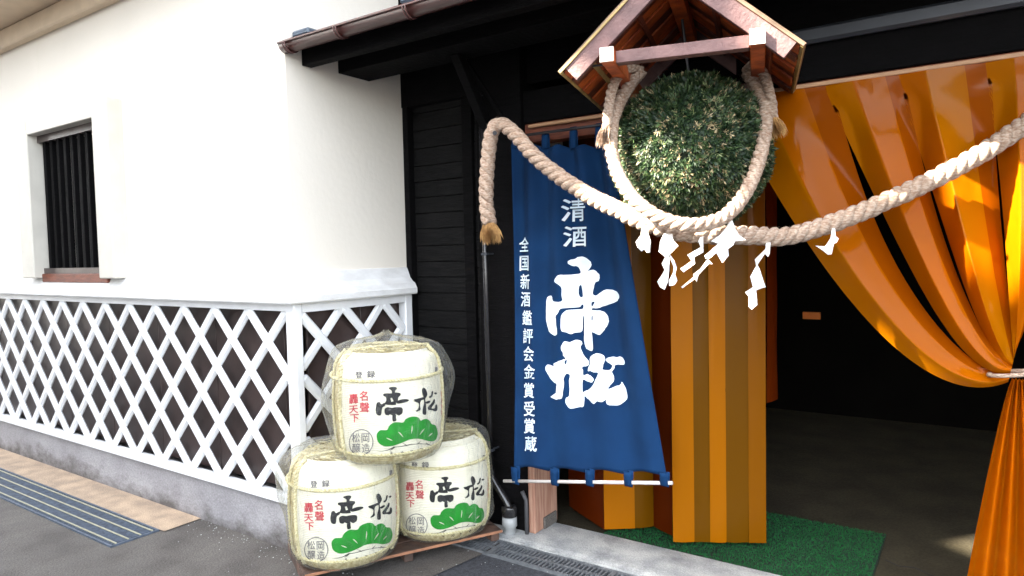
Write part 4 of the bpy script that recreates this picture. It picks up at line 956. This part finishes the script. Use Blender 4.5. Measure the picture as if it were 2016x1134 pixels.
for nm, P, sd in (('rope_tail', [pd(1262, 140, 2.70), pd(1238, 134, 2.64), pd(1212, 158, 2.58), pd(1199, 205, 2.55), pd(1195, 250, 2.54)], 5), ('rope_tail', [pd(1470, 140, 2.66), pd(1484, 128, 2.60), pd(1505, 150, 2.56), pd(1517, 195, 2.53), pd(1522, 235, 2.52)], 6)):
    m_, f_, _, _ = rope_mesh(P, .019, .08); t_ = m_.done(nm, M['rope'], r2_, True)
    fray(P[-1], np.array(P[-1]) - P[-2] + np.array([.02 if sd == 6 else -.01, 0, -.02]), .085, .022, 150, sd).done('frayed_end', M['ropetip'] if sd == 6 else M['rope'], t_, kind='stuff')

# ------------------------------------------------------------------ paper streamers
def streamer(loops, tz_, label, fold=.0):
    s = thing('paper_streamer', pd(*(zt([loops[0][0]], 1160, 400, 3.877)[0]), tz_), label, 'paper streamer', 'white zigzag paper streamers on the ropes')
    for lp in loops:
        P = zt(lp, 1160, 400, 3.877); v_, f_ = fill([P], [], 4)
        y0 = P[:, 1].min(); V = []
        for x, y in v_: V.append(pd(x, y, tz_ + .010 * (2 * abs(((y - y0) / 26) % 1 - .5) - .5) + .004 * math.sin(x * .2)))
        o = mk('folded_paper', V, f_, M['paper'], s); q = o.modifiers.new('thickness', 'SOLIDIFY'); q.thickness = .0008
streamer([[(400,175),(440,175),(450,230),(470,300),(465,375),(440,378),(420,350),(400,368),(370,340),(355,295),(395,240)]], 2.44, 'short diamond shaped paper streamer, leftmost, beside the edge of the blue banner')
streamer([[(570,235),(635,235),(640,280),(680,325),(620,385),(610,400),(610,510),(600,600),(575,660),(540,640),(520,600),(560,540),(575,510),(555,460),(580,410),(530,370),(540,300)], [(615,390),(650,440),(668,490),(655,540),(672,590),(650,625),(610,632),(608,590),(640,530),(645,490),(625,440)]], 2.36, 'paper streamer ending in two leaf shaped tips, second from left')
streamer([[(845,262),(870,255),(870,330),(870,375),(800,415),(808,460),(720,528),(695,500),(780,440),(750,395),(850,335),(832,290)]], 2.35, 'plain stepped paper streamer slanting down left under the middle of the ball')
streamer([[(1080,100),(1110,180),(1140,240),(1195,280),(1110,290),(1100,320),(1060,350),(1065,400),(1015,455),(970,380),(920,420),(890,425),(880,400),(985,310),(930,290),(1000,240),(1050,180)], [(905,425),(940,465),(915,460),(835,545),(820,600),(795,545),(850,500)], [(800,560),(810,575),(712,648),(703,640)]], 2.335, 'wide flared paper streamer with a thin trailing tip below right of the ball')
streamer([[(1350,285),(1385,285),(1378,380),(1365,410),(1340,385),(1285,470),(1300,500),(1345,640),(1275,665),(1285,775),(1240,812),(1218,790),(1215,710),(1190,680),(1250,640),(1228,560),(1275,480),(1265,430),(1345,350)]], 2.40, 'longest paper streamer, twisting down in front of the orange screen edge')
streamer([[(1855,195),(1875,195),(1880,250),(1905,270),(1890,300),(1868,310),(1850,390),(1820,392),(1730,325),(1800,330),(1840,270)]], 2.40, 'small crumpled paper streamer, rightmost, under the rope by the draped curtain')

# ------------------------------------------------------------------ added sun blocker, unseen behind the camera, slotted to light ball and rope
nh = thing('neighbour_house', (-6.5, -4.3, 0), 'rendered house across the lane with two tall blocks and a lower link, behind the photographer', 'house')
HS = np.array([-math.cos(AZ), -math.sin(AZ), 0]); HR = np.array([math.sin(AZ), -math.cos(AZ), 0]); HB0 = np.array([-1.0, 2.5, 0]); rb = HB0.dot(HR)
def hblock(name, r0, r1, d0, d1, z0, z1, m, parent=None):
    c = HB0 + HR * ((r0 + r1) / 2 - rb) + HS * (d0 + d1) / 2; c[2] = (z0 + z1) / 2
    return MB().obox(c, HR, HS, (0, 0, 1), ((r1 - r0) / 2, (d1 - d0) / 2, (z1 - z0) / 2)).done(name, m, parent or nh)
TE = math.tan(EL)
for nm, r0, r1, h in (('tall_block', -9.0, -2.55, 9.0), ('link', -2.549, -1.921, 1.30 + 8.5 * TE), ('long_block', -1.92, 5.0, 2.12 + 8.5 * TE)):  # the link stays lower, leaving the added slot for the sun
    hblock(nm, r0, r1, 8.5, 13, -.2, h, M['housewall'])
    hblock('roof_slab', r0, r1, 8.5, 13.1, h + .001, h + .06, M['houseroof'])
V = []
for r, zb2 in ((-2.549, 2.12), (-1.921, 1.80)):
    for d_, zz in ((8.5, zb2), (8.5, 2.75), (8.62, 2.75), (8.62, zb2)):
        p = HB0 + HR * (r - rb) + HS * d_; p[2] = zz + 8.5 * TE; V.append(p)
mk('gallery', V, [(0, 1, 2, 3), (7, 6, 5, 4), (0, 4, 5, 1), (1, 5, 6, 2), (2, 6, 7, 3), (3, 7, 4, 0)], M['housewall'], nh)  # added sloping slab that cuts off the top of the sun slot
for r in (-8.0, -6.2, -4.4, -.8, 1.0, 2.8):
    for z in (1.0, 4.2):
        wq = hblock('window', r - .6, r + .6, 8.44, 8.52, z, z + 1.3, M['jambwhite']); hblock('pane', r - .53, r + .53, 8.432, 8.438, z + .07, z + 1.23, M['glass'], wq)
